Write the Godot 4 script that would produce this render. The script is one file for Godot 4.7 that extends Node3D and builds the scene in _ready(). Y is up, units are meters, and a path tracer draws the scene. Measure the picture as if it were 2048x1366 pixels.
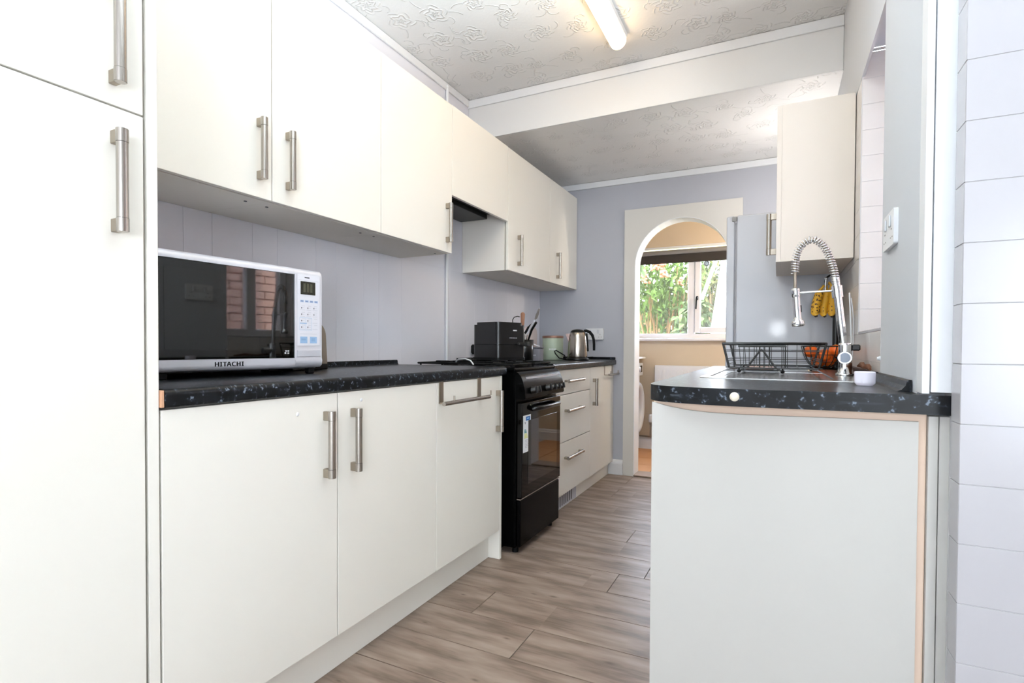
extends Node3D
# A galley kitchen. X runs across the room, Y up; depth D from the camera plane is -Z.
const XL := -1.814      # left wall
const XR := 0.266       # right wall
const XB := -1.171      # base door fronts
const XW := -1.484      # wall cupboard door fronts
const DF := 4.11        # far wall
const CEIL := 2.587
const LOW := 2.33       # lowered ceiling past the beam
const UT := 5.3         # utility room far wall

var rng := RandomNumberGenerator.new()
var used := {}
var M := {}
var org := Vector3.ZERO

# ---------------------------------------------------------------- mesh builder
class MB:
	var v := PackedVector3Array()
	var n := PackedVector3Array()
	var uv := PackedVector2Array()
	var ix := PackedInt32Array()
	var x := Transform3D()
	func vert(p: Vector3, nm: Vector3, t := Vector2.ZERO) -> int:
		v.append(x * p); n.append((x.basis * nm).normalized()); uv.append(t)
		return v.size() - 1
	func face(a: int, b: int, c: int) -> void:
		var g := (v[b] - v[a]).cross(v[c] - v[a])
		if g.dot(n[a] + n[b] + n[c]) > 0.0:
			ix.append_array([a, c, b])
		else:
			ix.append_array([a, b, c])
	func quad(a: Vector3, b: Vector3, c: Vector3, d: Vector3, nm: Vector3, ua := Vector2(0, 0), ub := Vector2(1, 0), uc := Vector2(1, 1), ud := Vector2(0, 1)) -> void:
		var i := vert(a, nm, ua); var j := vert(b, nm, ub); var k := vert(c, nm, uc); var l := vert(d, nm, ud)
		face(i, j, k); face(i, k, l)
	func tri(a: Vector3, b: Vector3, c: Vector3, nm: Vector3) -> void:
		face(vert(a, nm), vert(b, nm), vert(c, nm))
	# box with chamfered edges between two corners
	func box(lo: Vector3, hi: Vector3, bv := 0.0015) -> void:
		var s := hi - lo
		bv = minf(bv, minf(s.x, minf(s.y, s.z)) * 0.45)
		var c := (lo + hi) * 0.5
		var h := s * 0.5
		for ax in 3:
			var u := (ax + 1) % 3
			var w := (ax + 2) % 3
			for sg in [-1.0, 1.0]:
				var nm := Vector3.ZERO; nm[ax] = sg
				var q := []
				for k in [[-1, -1], [1, -1], [1, 1], [-1, 1]]:
					var p := c
					p[ax] += sg * h[ax]; p[u] += k[0] * (h[u] - bv); p[w] += k[1] * (h[w] - bv)
					q.append(p)
				var t := func(p: Vector3) -> Vector2: return Vector2(p.x - lo.x, p.z - lo.z) if ax == 1 else (Vector2(p.z - lo.z, hi.y - p.y) if ax == 0 else Vector2(p.x - lo.x, hi.y - p.y))
				quad(q[0], q[1], q[2], q[3], nm, t.call(q[0]), t.call(q[1]), t.call(q[2]), t.call(q[3]))
		if bv <= 0.0:
			return
		for ax in 3:   # edges along ax
			var u := (ax + 1) % 3
			var w := (ax + 2) % 3
			for a in [-1.0, 1.0]:
				for b in [-1.0, 1.0]:
					var na := Vector3.ZERO; na[u] = a
					var nb := Vector3.ZERO; nb[w] = b
					var ids := []
					for e in [-1.0, 1.0]:
						var p := c; p[ax] += e * (h[ax] - bv); p[u] += a * h[u]; p[w] += b * (h[w] - bv)
						var r := c; r[ax] += e * (h[ax] - bv); r[u] += a * (h[u] - bv); r[w] += b * h[w]
						ids.append(vert(p, na)); ids.append(vert(r, nb))
					face(ids[0], ids[1], ids[3]); face(ids[0], ids[3], ids[2])
		for a in [-1.0, 1.0]:
			for b in [-1.0, 1.0]:
				for e in [-1.0, 1.0]:
					var k := Vector3(a, b, e)
					var p0 := c + k * h - k * Vector3(0, bv, bv)
					var p1 := c + k * h - k * Vector3(bv, 0, bv)
					var p2 := c + k * h - k * Vector3(bv, bv, 0)
					face(vert(p0, Vector3(a, 0, 0)), vert(p1, Vector3(0, b, 0)), vert(p2, Vector3(0, 0, e)))
	# round tube along points; rr may be one radius or one per point
	func tube(pts: Array, rr, seg := 10, caps := true) -> void:
		var cnt := pts.size()
		var t0: Vector3 = (pts[1] - pts[0]).normalized()
		var up := Vector3.UP if absf(t0.y) < 0.9 else Vector3.RIGHT
		var u := t0.cross(up).normalized()
		var rings := []
		for i in cnt:
			var t: Vector3 = (pts[mini(i + 1, cnt - 1)] - pts[maxi(i - 1, 0)]).normalized()
			u = (u - t * u.dot(t)).normalized()
			var w := t.cross(u)
			var r: float = rr[i] if rr is Array else rr
			var ring := []
			for k in seg + 1:
				var a := TAU * k / seg
				var d := u * cos(a) + w * sin(a)
				ring.append(vert(pts[i] + d * r, d, Vector2(float(k) / seg, float(i) / cnt)))
			rings.append(ring)
		for i in cnt - 1:
			for k in seg:
				face(rings[i][k], rings[i][k + 1], rings[i + 1][k + 1]); face(rings[i][k], rings[i + 1][k + 1], rings[i + 1][k])
		if caps:
			for e in [0, cnt - 1]:
				var nm: Vector3 = (pts[0] - pts[1]).normalized() if e == 0 else (pts[cnt - 1] - pts[cnt - 2]).normalized()
				var m := vert(pts[e], nm)
				var last := -1
				for k in seg + 1:
					var cur := vert(x.affine_inverse() * v[rings[e][k]], nm)
					if last >= 0:
						face(m, last, cur)
					last = cur
	# lathe: profile of (radius, height) round the y axis at c
	func lathe(prof: Array, c: Vector3, seg := 24, a0 := 0.0, a1 := TAU) -> void:
		var cols := []
		for i in prof.size():
			var p: Vector2 = prof[i]
			var tg: Vector2
			if i == 0: tg = prof[1] - p
			elif i == prof.size() - 1: tg = p - prof[i - 1]
			else: tg = (prof[i + 1] - p).normalized() + (p - prof[i - 1]).normalized()
			tg = tg.normalized()
			var col := []
			for k in seg + 1:
				var a := a0 + (a1 - a0) * k / seg
				col.append(vert(c + Vector3(cos(a) * p.x, p.y, sin(a) * p.x), Vector3(cos(a) * tg.y, -tg.x, sin(a) * tg.y), Vector2(float(k) / seg, 1.0 - float(i) / (prof.size() - 1))))
			cols.append(col)
		for i in prof.size() - 1:
			for k in seg:
				var A: int = cols[i][k]; var B: int = cols[i][k + 1]; var C: int = cols[i + 1][k + 1]; var D: int = cols[i + 1][k]
				ix.append_array([A, B, C, A, C, D]) if false else quadix(A, B, C, D)
	func quadix(a: int, b: int, c: int, d: int) -> void:
		if v[a].distance_squared_to(v[b]) > 1e-14: face(a, b, c)
		face(a, c, d)
	# flat outline in the xy plane pushed along z from z0 to z1
	func prism(poly: PackedVector2Array, z0: float, z1: float, smooth := false) -> void:
		var tris := Geometry2D.triangulate_polygon(poly)
		for z in [z0, z1]:
			var nm := Vector3(0, 0, 1 if (z == maxf(z0, z1)) else -1)
			var base := v.size()
			for p in poly:
				vert(Vector3(p.x, p.y, z), nm, p)
			for i in range(0, tris.size(), 3):
				face(base + tris[i], base + tris[i + 1], base + tris[i + 2])
		var area := 0.0
		for i in poly.size():
			area += poly[i].cross(poly[(i + 1) % poly.size()])
		var sg := signf(area)
		var cnt := poly.size()
		for i in cnt:
			var a := poly[i]
			var b := poly[(i + 1) % cnt]
			var e := (b - a).normalized()
			var nm := Vector3(e.y, -e.x, 0) * sg
			var na := nm
			var nb := nm
			if smooth:
				var ep := (a - poly[(i - 1 + cnt) % cnt]).normalized()
				var en := (poly[(i + 2) % cnt] - b).normalized()
				if ep.dot(e) > 0.75: na = (nm + Vector3(ep.y, -ep.x, 0) * sg).normalized()
				if en.dot(e) > 0.75: nb = (nm + Vector3(en.y, -en.x, 0) * sg).normalized()
			var i0 := vert(Vector3(a.x, a.y, z0), na, Vector2(a.x, z0)); var i1 := vert(Vector3(b.x, b.y, z0), nb, Vector2(b.x, z0))
			var i2 := vert(Vector3(b.x, b.y, z1), nb, Vector2(b.x, z1)); var i3 := vert(Vector3(a.x, a.y, z1), na, Vector2(a.x, z1))
			face(i0, i1, i2); face(i0, i2, i3)
	func ball(c: Vector3, r: Vector3, seg := 16) -> void:
		var rows := []
		for i in seg + 1:
			var th := PI * i / seg
			var row := []
			for k in seg * 2 + 1:
				var ph := PI * k / seg
				var d := Vector3(sin(th) * cos(ph), cos(th), sin(th) * sin(ph))
				row.append(vert(c + d * r, d / r, Vector2(float(k) / (seg * 2), float(i) / seg)))
			rows.append(row)
		for i in seg:
			for k in seg * 2:
				quadix(rows[i][k], rows[i][k + 1], rows[i + 1][k + 1], rows[i + 1][k])
	func mesh(o: Vector3) -> ArrayMesh:
		var a := []
		a.resize(Mesh.ARRAY_MAX)
		var w := PackedVector3Array()
		w.resize(v.size())
		for i in v.size():
			w[i] = v[i] - o
		a[Mesh.ARRAY_VERTEX] = w; a[Mesh.ARRAY_NORMAL] = n; a[Mesh.ARRAY_TEX_UV] = uv; a[Mesh.ARRAY_INDEX] = ix
		var m := ArrayMesh.new()
		m.add_surface_from_arrays(Mesh.PRIMITIVE_TRIANGLES, a)
		return m

# ---------------------------------------------------------------- scene helpers
func P(x: float, y: float, d: float) -> Vector3:
	return Vector3(x, y, -d)

func numbered(called: String) -> String:
	if not used.has(called):
		used[called] = 0
		return called
	used[called] += 1
	return "%s_%03d" % [called, used[called]]

func thing(called: String, label: String, category: String, at: Vector3, group := "") -> Node3D:
	var o := Node3D.new()
	o.name = numbered(called); add_child(o)
	o.position = at; o.set_meta("label", label); o.set_meta("category", category)
	if group: o.set_meta("group", group)
	org = at
	return o

func part(parent: Node, called: String, m: MB, mat: Material, label := "") -> MeshInstance3D:
	var o := MeshInstance3D.new()
	o.name = called; o.mesh = m.mesh(org); o.material_override = mat
	parent.add_child(o, true)
	if label: o.set_meta("label", label)
	return o

func solo(called: String, label: String, category: String, at: Vector3, m: MB, mat: Material, group := "") -> MeshInstance3D:
	var o := MeshInstance3D.new()
	o.name = numbered(called); o.mesh = m.mesh(at); o.material_override = mat; o.position = at
	add_child(o)
	o.set_meta("label", label); o.set_meta("category", category)
	if group: o.set_meta("group", group)
	return o

func struct(called: String, label: String, category: String, m: MB, mat: Material) -> MeshInstance3D:
	var o := MeshInstance3D.new()
	o.name = numbered(called); o.mesh = m.mesh(Vector3.ZERO); o.material_override = mat
	add_child(o)
	o.set_meta("label", label); o.set_meta("category", category); o.set_meta("kind", "structure")
	org = Vector3.ZERO
	return o

func B(m: MB, x0: float, x1: float, y0: float, y1: float, d0: float, d1: float, bv := 0.0015) -> MB:
	m.box(Vector3(x0, y0, -d1), Vector3(x1, y1, -d0), bv)
	return m

func bx(x0: float, x1: float, y0: float, y1: float, d0: float, d1: float, bv := 0.0015) -> MB:
	return B(MB.new(), x0, x1, y0, y1, d0, d1, bv)

func mat(c: Color, rough := 0.5, metal := 0.0, spec := 0.5) -> StandardMaterial3D:
	var m := StandardMaterial3D.new()
	m.albedo_color = c; m.roughness = rough; m.metallic = metal; m.metallic_specular = spec
	return m

func tex(im: Image) -> ImageTexture:
	return ImageTexture.create_from_image(im)

func rrect(x0: float, y0: float, x1: float, y1: float, r: float, seg := 5) -> PackedVector2Array:
	var p := PackedVector2Array()
	for c in [[x1 - r, y0 + r, -90], [x1 - r, y1 - r, 0], [x0 + r, y1 - r, 90], [x0 + r, y0 + r, 180]]:
		for i in seg + 1:
			var a := deg_to_rad(c[2] + 90.0 * i / seg)
			p.append(Vector2(c[0] + cos(a) * r, c[1] + sin(a) * r))
	return p

# prism whose outline lies in plan (X, D) and whose height runs from y0 to y1
func plan(m: MB, poly: PackedVector2Array, y0: float, y1: float, smooth := true) -> MB:
	var keep := m.x
	m.x = keep * Transform3D(Basis(Vector3(1, 0, 0), Vector3(0, 0, -1), Vector3(0, 1, 0)), Vector3.ZERO)
	m.prism(poly, y0, y1, smooth)
	m.x = keep
	return m

# prism whose outline lies in (X, Y), from depth d0 to d1
func across(m: MB, poly: PackedVector2Array, d0: float, d1: float, smooth := true) -> MB:
	m.prism(poly, -d0, -d1, smooth)
	return m

# prism whose outline lies in (D, Y), pushed along X
func along(m: MB, poly: PackedVector2Array, x0: float, x1: float, smooth := true) -> MB:
	var keep := m.x
	m.x = keep * Transform3D(Basis(Vector3(0, 0, -1), Vector3(0, 1, 0), Vector3(1, 0, 0)), Vector3.ZERO)
	m.prism(poly, x0, x1, smooth)
	m.x = keep
	return m

func lettering(s: String, size: float, deep: float, bold := true) -> TextMesh:
	var t := TextMesh.new()
	var f := SystemFont.new()
	f.font_names = PackedStringArray(["Droid Sans"])
	if bold: f.font_weight = 700
	t.font = f; t.text = s; t.font_size = 32; t.pixel_size = size / 32.0; t.depth = deep; t.curve_step = 2.0
	return t

# ---------------------------------------------------------------- textures
func wood_image(sd: int) -> Image:
	var w := 768; var h := 144
	var a := FastNoiseLite.new(); a.seed = sd; a.frequency = 0.012; a.fractal_octaves = 4
	var b := FastNoiseLite.new(); b.seed = sd + 9; b.frequency = 0.05; b.fractal_octaves = 2
	var r := RandomNumberGenerator.new(); r.seed = sd * 77 + 5
	var knots := []
	for k in 3:
		knots.append(Vector3(r.randf_range(60, w - 60), r.randf_range(25, h - 25), r.randf_range(7, 14)))
	var im := Image.create(w, h, false, Image.FORMAT_RGB8)
	var base := Color(0.515, 0.445, 0.395)
	var dark := Color(0.36, 0.30, 0.255)
	var pale := Color(0.60, 0.53, 0.48)
	for y in h:
		for x in w:
			var bend := 0.0
			var kn := 0.0
			for k in knots:
				var dx: float = (x - k.x) / 2.6
				var dy: float = y - k.y
				var q: float = exp(-(dx * dx + dy * dy) / (k.z * k.z))
				bend += q * dy * 0.9
				kn = maxf(kn, exp(-(dx * dx + dy * dy) / (k.z * k.z * 0.13)))
			var yy := y - bend
			var g := a.get_noise_2d(x * 0.30, yy * 1.5)
			var f := b.get_noise_2d(x * 0.10, yy * 2.2)
			var e := b.get_noise_2d(x * 0.55 + 400.0, yy * 6.0)
			var c := base.lerp(pale, clampf(g * 1.6 + 0.1, 0, 1)).lerp(dark, clampf(-g * 1.1 - 0.05 + f * 0.28 + e * 0.12, 0, 0.65))
			c = c.lerp(dark, kn * 0.85)
			im.set_pixel(x, y, c)
	return im

func speckle_image() -> Image:
	var s := 640
	var a := FastNoiseLite.new(); a.seed = 4; a.frequency = 0.035; a.fractal_octaves = 3
	var b := FastNoiseLite.new(); b.seed = 11; b.frequency = 0.012; b.fractal_octaves = 2
	var c := FastNoiseLite.new(); c.seed = 21; c.frequency = 0.11; c.fractal_octaves = 2
	var im := Image.create(s, s, false, Image.FORMAT_RGB8)
	for y in s:
		for x in s:
			var n1 := a.get_noise_2d(x, y); var n2 := b.get_noise_2d(x, y); var n3 := c.get_noise_2d(x, y)
			var col := Color(0.05, 0.052, 0.056).lerp(Color(0.085, 0.092, 0.105), clampf(n2 * 1.5 + 0.5, 0, 1))
			col = col.lerp(Color(0.20, 0.23, 0.27), smoothstep(0.16, 0.42, n1 + n3 * 0.25) * 0.55)
			col = col.lerp(Color(0.55, 0.60, 0.66), smoothstep(0.46, 0.68, n1 + n3 * 0.45) * 0.7)
			im.set_pixel(x, y, col)
	return im

func floral_image() -> Image:   # height of an embossed ceiling paper with scattered roses
	var s := 1024
	var a := FastNoiseLite.new(); a.seed = 3; a.frequency = 0.05; a.fractal_octaves = 2
	var hgt := PackedFloat32Array(); hgt.resize(s * s)
	for y in s:
		for x in s:
			hgt[y * s + x] = 0.3 + a.get_noise_2d(x, y) * 0.03
	var r := RandomNumberGenerator.new(); r.seed = 8
	for gy in 5:
		for gx in 5:
			var cx := int((gx + 0.5 + (0.5 if gy % 2 else 0.0) + r.randf_range(-0.2, 0.2)) * s / 5.0)
			var cy := int((gy + 0.5 + r.randf_range(-0.2, 0.2)) * s / 5.0)
			var rad := r.randf_range(52, 84)
			var pet := r.randi_range(5, 7); var tw := r.randf_range(0, TAU)
			for dy in range(-90, 91):
				for dx in range(-90, 91):
					var d := sqrt(dx * dx + dy * dy) / rad
					if d > 1.05: continue
					var th := atan2(dy, dx) + tw
					var edge := 0.72 + 0.28 * absf(sin(th * pet * 0.5))
					var q := d / edge
					var ring := pow(absf(sin(q * PI * 2.5 + sin(th * pet) * 0.7)), 6.0) * (1.0 - smoothstep(0.9, 1.05, q))
					var i := posmod(cy + dy, s) * s + posmod(cx + dx, s)
					hgt[i] = maxf(hgt[i], 0.3 + 0.6 * ring)
			for k in 3:   # stalks and leaves as curling lines
				var an := r.randf_range(0, TAU); var px := cx + cos(an) * rad; var py := cy + sin(an) * rad
				var cur := r.randf_range(-0.06, 0.06)
				for t in 60:
					px += cos(an) * 1.2; py += sin(an) * 1.2; an += cur
					for oy in range(-3, 4):
						for ox in range(-3, 4):
							var i := posmod(int(py) + oy, s) * s + posmod(int(px) + ox, s)
							hgt[i] = maxf(hgt[i], 0.3 + 0.5 * exp(-(ox * ox + oy * oy) / 4.0))
	var by := PackedByteArray(); by.resize(s * s)
	for i in s * s:
		by[i] = int(clampf(hgt[i], 0, 1) * 255)
	return Image.create_from_data(s, s, false, Image.FORMAT_L8, by)

func keypad_image() -> Image:
	var im := Image.create(120, 300, false, Image.FORMAT_RGB8)
	im.fill(Color(0.87, 0.87, 0.9))
	var ink := Color(0.16, 0.17, 0.2); var grey := Color(0.68, 0.69, 0.73); var blue := Color(0.58, 0.7, 0.83)
	im.fill_rect(Rect2i(38, 10, 26, 5), ink)   # small word above the display
	im.fill_rect(Rect2i(6, 24, 108, 1), grey)
	for k in 4:
		im.fill_rect(Rect2i(15 + k * 25, 108, 19, 9), Color(0.62, 0.7, 0.82)); im.fill_rect(Rect2i(18 + k * 25, 111, 12, 3), Color(0.4, 0.45, 0.6))
	for row in 4:
		for col in 3:
			var x := 14 + col * 33; var y := 130 + row * 27
			im.fill_rect(Rect2i(x, y + 19, 27, 1), grey); im.fill_rect(Rect2i(x + 8, y + 2, 18, 1), grey)
			if row < 2 or col < 2:
				im.fill_rect(Rect2i(x + 6, y + 8, 4, 6), ink)
				im.fill_rect(Rect2i(x + 14, y + 10, 9, 1), grey)
	for r in [Rect2i(11, 182, 64, 1), Rect2i(11, 234, 64, 1), Rect2i(11, 182, 1, 53), Rect2i(75, 182, 1, 53), Rect2i(43, 182, 1, 53)]:
		im.fill_rect(r, blue)
	im.fill_rect(Rect2i(13, 204, 36, 4), blue)
	im.fill_rect(Rect2i(12, 250, 92, 1), grey)
	im.fill_rect(Rect2i(14, 262, 38, 28), blue); im.fill_rect(Rect2i(66, 262, 38, 28), blue)
	im.fill_rect(Rect2i(20, 270, 24, 8), Color(0.5, 0.62, 0.76)); im.fill_rect(Rect2i(74, 268, 20, 14), Color(0.5, 0.62, 0.76))
	return im

func energy_image() -> Image:
	var im := Image.create(100, 200, false, Image.FORMAT_RGB8)
	im.fill(Color(0.93, 0.94, 0.96))
	im.fill_rect(Rect2i(34, 8, 56, 22), Color(0.08, 0.4, 0.72)); im.fill_rect(Rect2i(46, 15, 30, 7), Color(0.6, 0.8, 0.95))
	for k in 3: im.fill_rect(Rect2i(18 + k * 2, 36 + k * 4, 12 - k * 3, 3), Color(0.2, 0.2, 0.25))
	im.fill_rect(Rect2i(22, 36, 70, 1), Color(0.7, 0.7, 0.74))
	for k in 3: im.fill_rect(Rect2i(14, 76 + k * 7, 22 + k * 5, 5), Color(0.1, 0.47, 0.5))
	for k in 4: im.fill_rect(Rect2i(14, 98 + k * 7, 34 + k * 5, 5), Color(0.86, 0.88, 0.5))
	im.fill_rect(Rect2i(74, 90, 16, 12), Color(0.08, 0.09, 0.12))
	for k in 6: im.fill_rect(Rect2i(24, 134 + k * 8, 60 - (k % 3) * 12, 2), Color(0.66, 0.67, 0.72))
	return im

func banana_image(spots: int) -> Image:
	var im := Image.create(128, 256, false, Image.FORMAT_RGB8)
	im.fill(Color(0.97, 0.74, 0.2))
	var r := RandomNumberGenerator.new(); r.seed = 31 + spots
	for k in spots:
		var cx := r.randi_range(0, 127); var cy := r.randi_range(14, 240); var s := r.randf_range(1.5, 4.5)
		for dy in range(-5, 6):
			for dx in range(-4, 5):
				if dx * dx + dy * dy * 0.5 < s * s:
					im.set_pixel(posmod(cx + dx, 128), clampi(cy + dy, 0, 255), Color(0.36, 0.2, 0.07))
	im.fill_rect(Rect2i(0, 0, 128, 12), Color(0.2, 0.14, 0.07)); im.fill_rect(Rect2i(0, 246, 128, 10), Color(0.42, 0.36, 0.14))
	return im

func make_materials() -> void:
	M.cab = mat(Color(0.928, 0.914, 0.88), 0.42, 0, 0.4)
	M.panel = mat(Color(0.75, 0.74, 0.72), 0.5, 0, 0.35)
	M.white = mat(Color(0.90, 0.905, 0.915), 0.45)
	M.gloss = mat(Color(0.84, 0.85, 0.87), 0.3)
	M.carcass = mat(Color(0.91, 0.89, 0.86), 0.6, 0, 0.3)
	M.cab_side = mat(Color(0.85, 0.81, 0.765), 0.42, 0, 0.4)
	M.chip = mat(Color(0.80, 0.62, 0.50), 0.8, 0, 0.2)
	M.backing = mat(Color(0.86, 0.765, 0.69), 0.8, 0, 0.2)  # backing tone, also the colour given to shade under the worktop overhang
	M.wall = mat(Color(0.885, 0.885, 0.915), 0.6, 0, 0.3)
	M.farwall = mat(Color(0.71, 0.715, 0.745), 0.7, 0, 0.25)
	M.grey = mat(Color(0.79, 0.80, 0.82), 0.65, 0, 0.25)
	M.beige = mat(Color(0.83, 0.765, 0.67), 0.75, 0, 0.2)
	M.plaster = mat(Color(0.88, 0.88, 0.88), 0.6, 0, 0.3)
	M.tile = mat(Color(0.715, 0.705, 0.72), 0.22, 0, 0.5)
	M.tile_warm = mat(Color(0.82, 0.80, 0.785), 0.28, 0, 0.5)
	M.grout = mat(Color(0.80, 0.795, 0.80), 0.9, 0, 0.2)
	M.steel = mat(Color(0.66, 0.635, 0.61), 0.27, 1.0)
	M.steel_post = mat(Color(0.64, 0.60, 0.55), 0.42, 1.0)
	M.sink = mat(Color(0.78, 0.78, 0.78), 0.22, 1.0)
	M.chrome = mat(Color(0.86, 0.87, 0.88), 0.07, 1.0)
	M.black = mat(Color(0.025, 0.025, 0.026), 0.3, 0, 0.5)
	M.black_matt = mat(Color(0.05, 0.05, 0.052), 0.6, 0, 0.3)
	M.black_gloss = mat(Color(0.018, 0.018, 0.019), 0.05, 0, 0.36)
	M.mirror_glass = mat(Color(0.012, 0.012, 0.012), 0.03, 0, 0.5)
	M.mirror_glass.clearcoat_enabled = true; M.mirror_glass.clearcoat = 0.4; M.mirror_glass.clearcoat_roughness = 0.02
	M.cooker = mat(Color(0.018, 0.018, 0.019), 0.22, 0, 0.16)
	M.wire = mat(Color(0.06, 0.06, 0.065), 0.35, 0, 0.5)
	M.hood = mat(Color(0.25, 0.25, 0.245), 0.45, 0.6)
	M.silver = mat(Color(0.77, 0.77, 0.80), 0.3, 0.15)
	M.orange = mat(Color(0.95, 0.42, 0.10), 0.45)
	M.orange_flower = mat(Color(0.60, 0.33, 0.22), 0.8)
	M.green = mat(Color(0.65, 0.70, 0.62), 0.4)
	M.copper = mat(Color(0.54, 0.40, 0.34), 0.4, 0.3)
	M.clay = mat(Color(0.76, 0.56, 0.38), 0.5)
	M.upvc = mat(Color(0.93, 0.93, 0.945), 0.3)
	M.blind = mat(Color(0.26, 0.245, 0.235), 0.85, 0, 0.2)
	M.blind_rail = mat(Color(0.52, 0.51, 0.5), 0.5)
	M.fence = mat(Color(0.42, 0.37, 0.22), 0.9, 0, 0.1)
	M.stem = mat(Color(0.42, 0.33, 0.22), 0.9, 0, 0.1)
	M.lawn = mat(Color(0.30, 0.40, 0.16), 0.95, 0, 0.1)
	M.rust = mat(Color(0.40, 0.23, 0.13), 0.8)
	M.wood = mat(Color(0.60, 0.42, 0.32), 0.6)
	M.brick = mat(Color(0.84, 0.70, 0.64), 0.9, 0, 0.1)
	M.mortar = mat(Color(0.80, 0.75, 0.70), 0.95, 0, 0.1)
	M.cloth = mat(Color(0.50, 0.49, 0.52), 0.7, 0, 0.3)
	M.pinkish = mat(Color(0.84, 0.79, 0.78), 0.5)
	M.glass = mat(Color(1, 1, 1, 0.04), 0.02)
	M.glass.transparency = BaseMaterial3D.TRANSPARENCY_ALPHA
	M.lamp = mat(Color(0.95, 0.94, 0.9), 0.4)
	M.lamp.emission_enabled = true; M.lamp.emission = Color(1.0, 0.84, 0.60); M.lamp.emission_energy_multiplier = 7.5
	var sp := tex(speckle_image())
	M.top = mat(Color.WHITE, 0.28, 0, 0.3)
	M.top.albedo_texture = sp; M.top.uv1_triplanar = true; M.top.uv1_world_triplanar = true; M.top.uv1_scale = Vector3.ONE * 1.7
	M.planks = []
	for k in 3:
		var w := mat(Color.WHITE, 0.38, 0, 0.36)
		w.albedo_texture = tex(wood_image(k * 13 + 2)); w.uv1_scale = Vector3(1.0 / 1.05, 1.0 / 0.197, 1)
		M.planks.append(w)
	var fl := tex(floral_image())
	M.ceiling = mat(Color(0.89, 0.885, 0.88), 0.38, 0, 0.5)
	M.ceiling.heightmap_enabled = true; M.ceiling.heightmap_texture = fl; M.ceiling.heightmap_scale = 0.5
	M.ceiling.uv1_triplanar = true; M.ceiling.uv1_world_triplanar = true; M.ceiling.uv1_scale = Vector3.ONE * 1.0
	M.keypad = mat(Color.WHITE, 0.4); M.keypad.albedo_texture = tex(keypad_image())
	M.energy = mat(Color.WHITE, 0.5); M.energy.albedo_texture = tex(energy_image())
	M.banana = mat(Color.WHITE, 0.5); M.banana.albedo_texture = tex(banana_image(14))
	M.banana_spotted = mat(Color.WHITE, 0.5); M.banana_spotted.albedo_texture = tex(banana_image(170))

# ---------------------------------------------------------------- the whole
func _ready() -> void:
	rng.seed = 12
	# camera
	var cam := Camera3D.new()
	cam.name = "camera"
	cam.keep_aspect = Camera3D.KEEP_HEIGHT
	var fpx := 1061.235
	cam.set_frustum(1366.0 / fpx * 0.05, Vector2((1024.0 - 1040.995) / fpx, (712.024 - 683.0) / fpx) * 0.05, 0.05, 60.0)
	cam.transform = Transform3D(Basis(Vector3.UP, 0.4515) * Basis(Vector3.RIGHT, -0.0167) * Basis(Vector3.BACK, 0.005), Vector3(0, 1.0035, 0))
	add_child(cam)
	# sky: bright overcast
	var env := Environment.new()
	var sky := Sky.new()
	var sm := ProceduralSkyMaterial.new()
	sm.sky_top_color = Color(0.86, 0.91, 1.0); sm.sky_horizon_color = Color(0.97, 0.98, 1.0)
	sm.ground_horizon_color = Color(0.62, 0.62, 0.6); sm.ground_bottom_color = Color(0.42, 0.42, 0.4)
	sm.sky_energy_multiplier = 4.2; sm.ground_energy_multiplier = 3.0
	sky.sky_material = sm
	env.background_mode = Environment.BG_SKY; env.sky = sky
	env.tonemap_mode = Environment.TONE_MAPPER_LINEAR; env.tonemap_exposure = 1.32
	env.sdfgi_enabled = true; env.ssao_enabled = true; env.ssil_enabled = true
	var we := WorldEnvironment.new()
	we.name = "world"; we.environment = env
	add_child(we)
	# sun on the passage wall outside, from the left over the roof
	var sun := DirectionalLight3D.new()
	sun.name = "sun"; sun.light_energy = 5.0; sun.light_color = Color(1.0, 0.96, 0.9); sun.light_angular_distance = 1.5; sun.shadow_enabled = true
	sun.sky_mode = DirectionalLight3D.SKY_MODE_LIGHT_ONLY
	add_child(sun)
	sun.look_at_from_position(Vector3.ZERO, Vector3(0.55, -0.83, 0.0), Vector3.FORWARD)
	# added area lights standing for daylight behind the camera, inside two opaque blinds
	area_light("side_fill", P(2.12, 1.2, -3.8), PI / 2, Vector2(2.4, 1.9), 18.0, Color(0.92, 0.96, 1.0))
	area_light("rear_fill", P(0.0, 1.25, -6.9), 0.0, Vector2(3.0, 1.9), 5.0, Color(0.92, 0.96, 1.0))
	# uplighter put in unseen beside the camera, standing in for flash bounced off the ceiling
	var up := SpotLight3D.new()
	up.name = "fill_uplighter_glow"; up.light_energy = 36.0; up.light_color = Color(0.90, 0.965, 1.0); up.light_size = 0.12
	up.spot_angle = 33.0; up.spot_angle_attenuation = 0.9; up.spot_range = 12.0; up.spot_attenuation = 2.0; up.shadow_enabled = true
	add_child(up)
	up.look_at_from_position(P(0.50, 1.16, -0.12), P(-0.22, 2.55, 0.64), Vector3.FORWARD)

	make_materials()
	shell()
	utility()
	garden()
	cupboards()
	worktops()
	cooker()
	sink_side()
	small_things_left()
	small_things_right()
	ceiling_lamp()
	fill_uplighter()
	fill_pendant()
	highlight_lamp()

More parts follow.
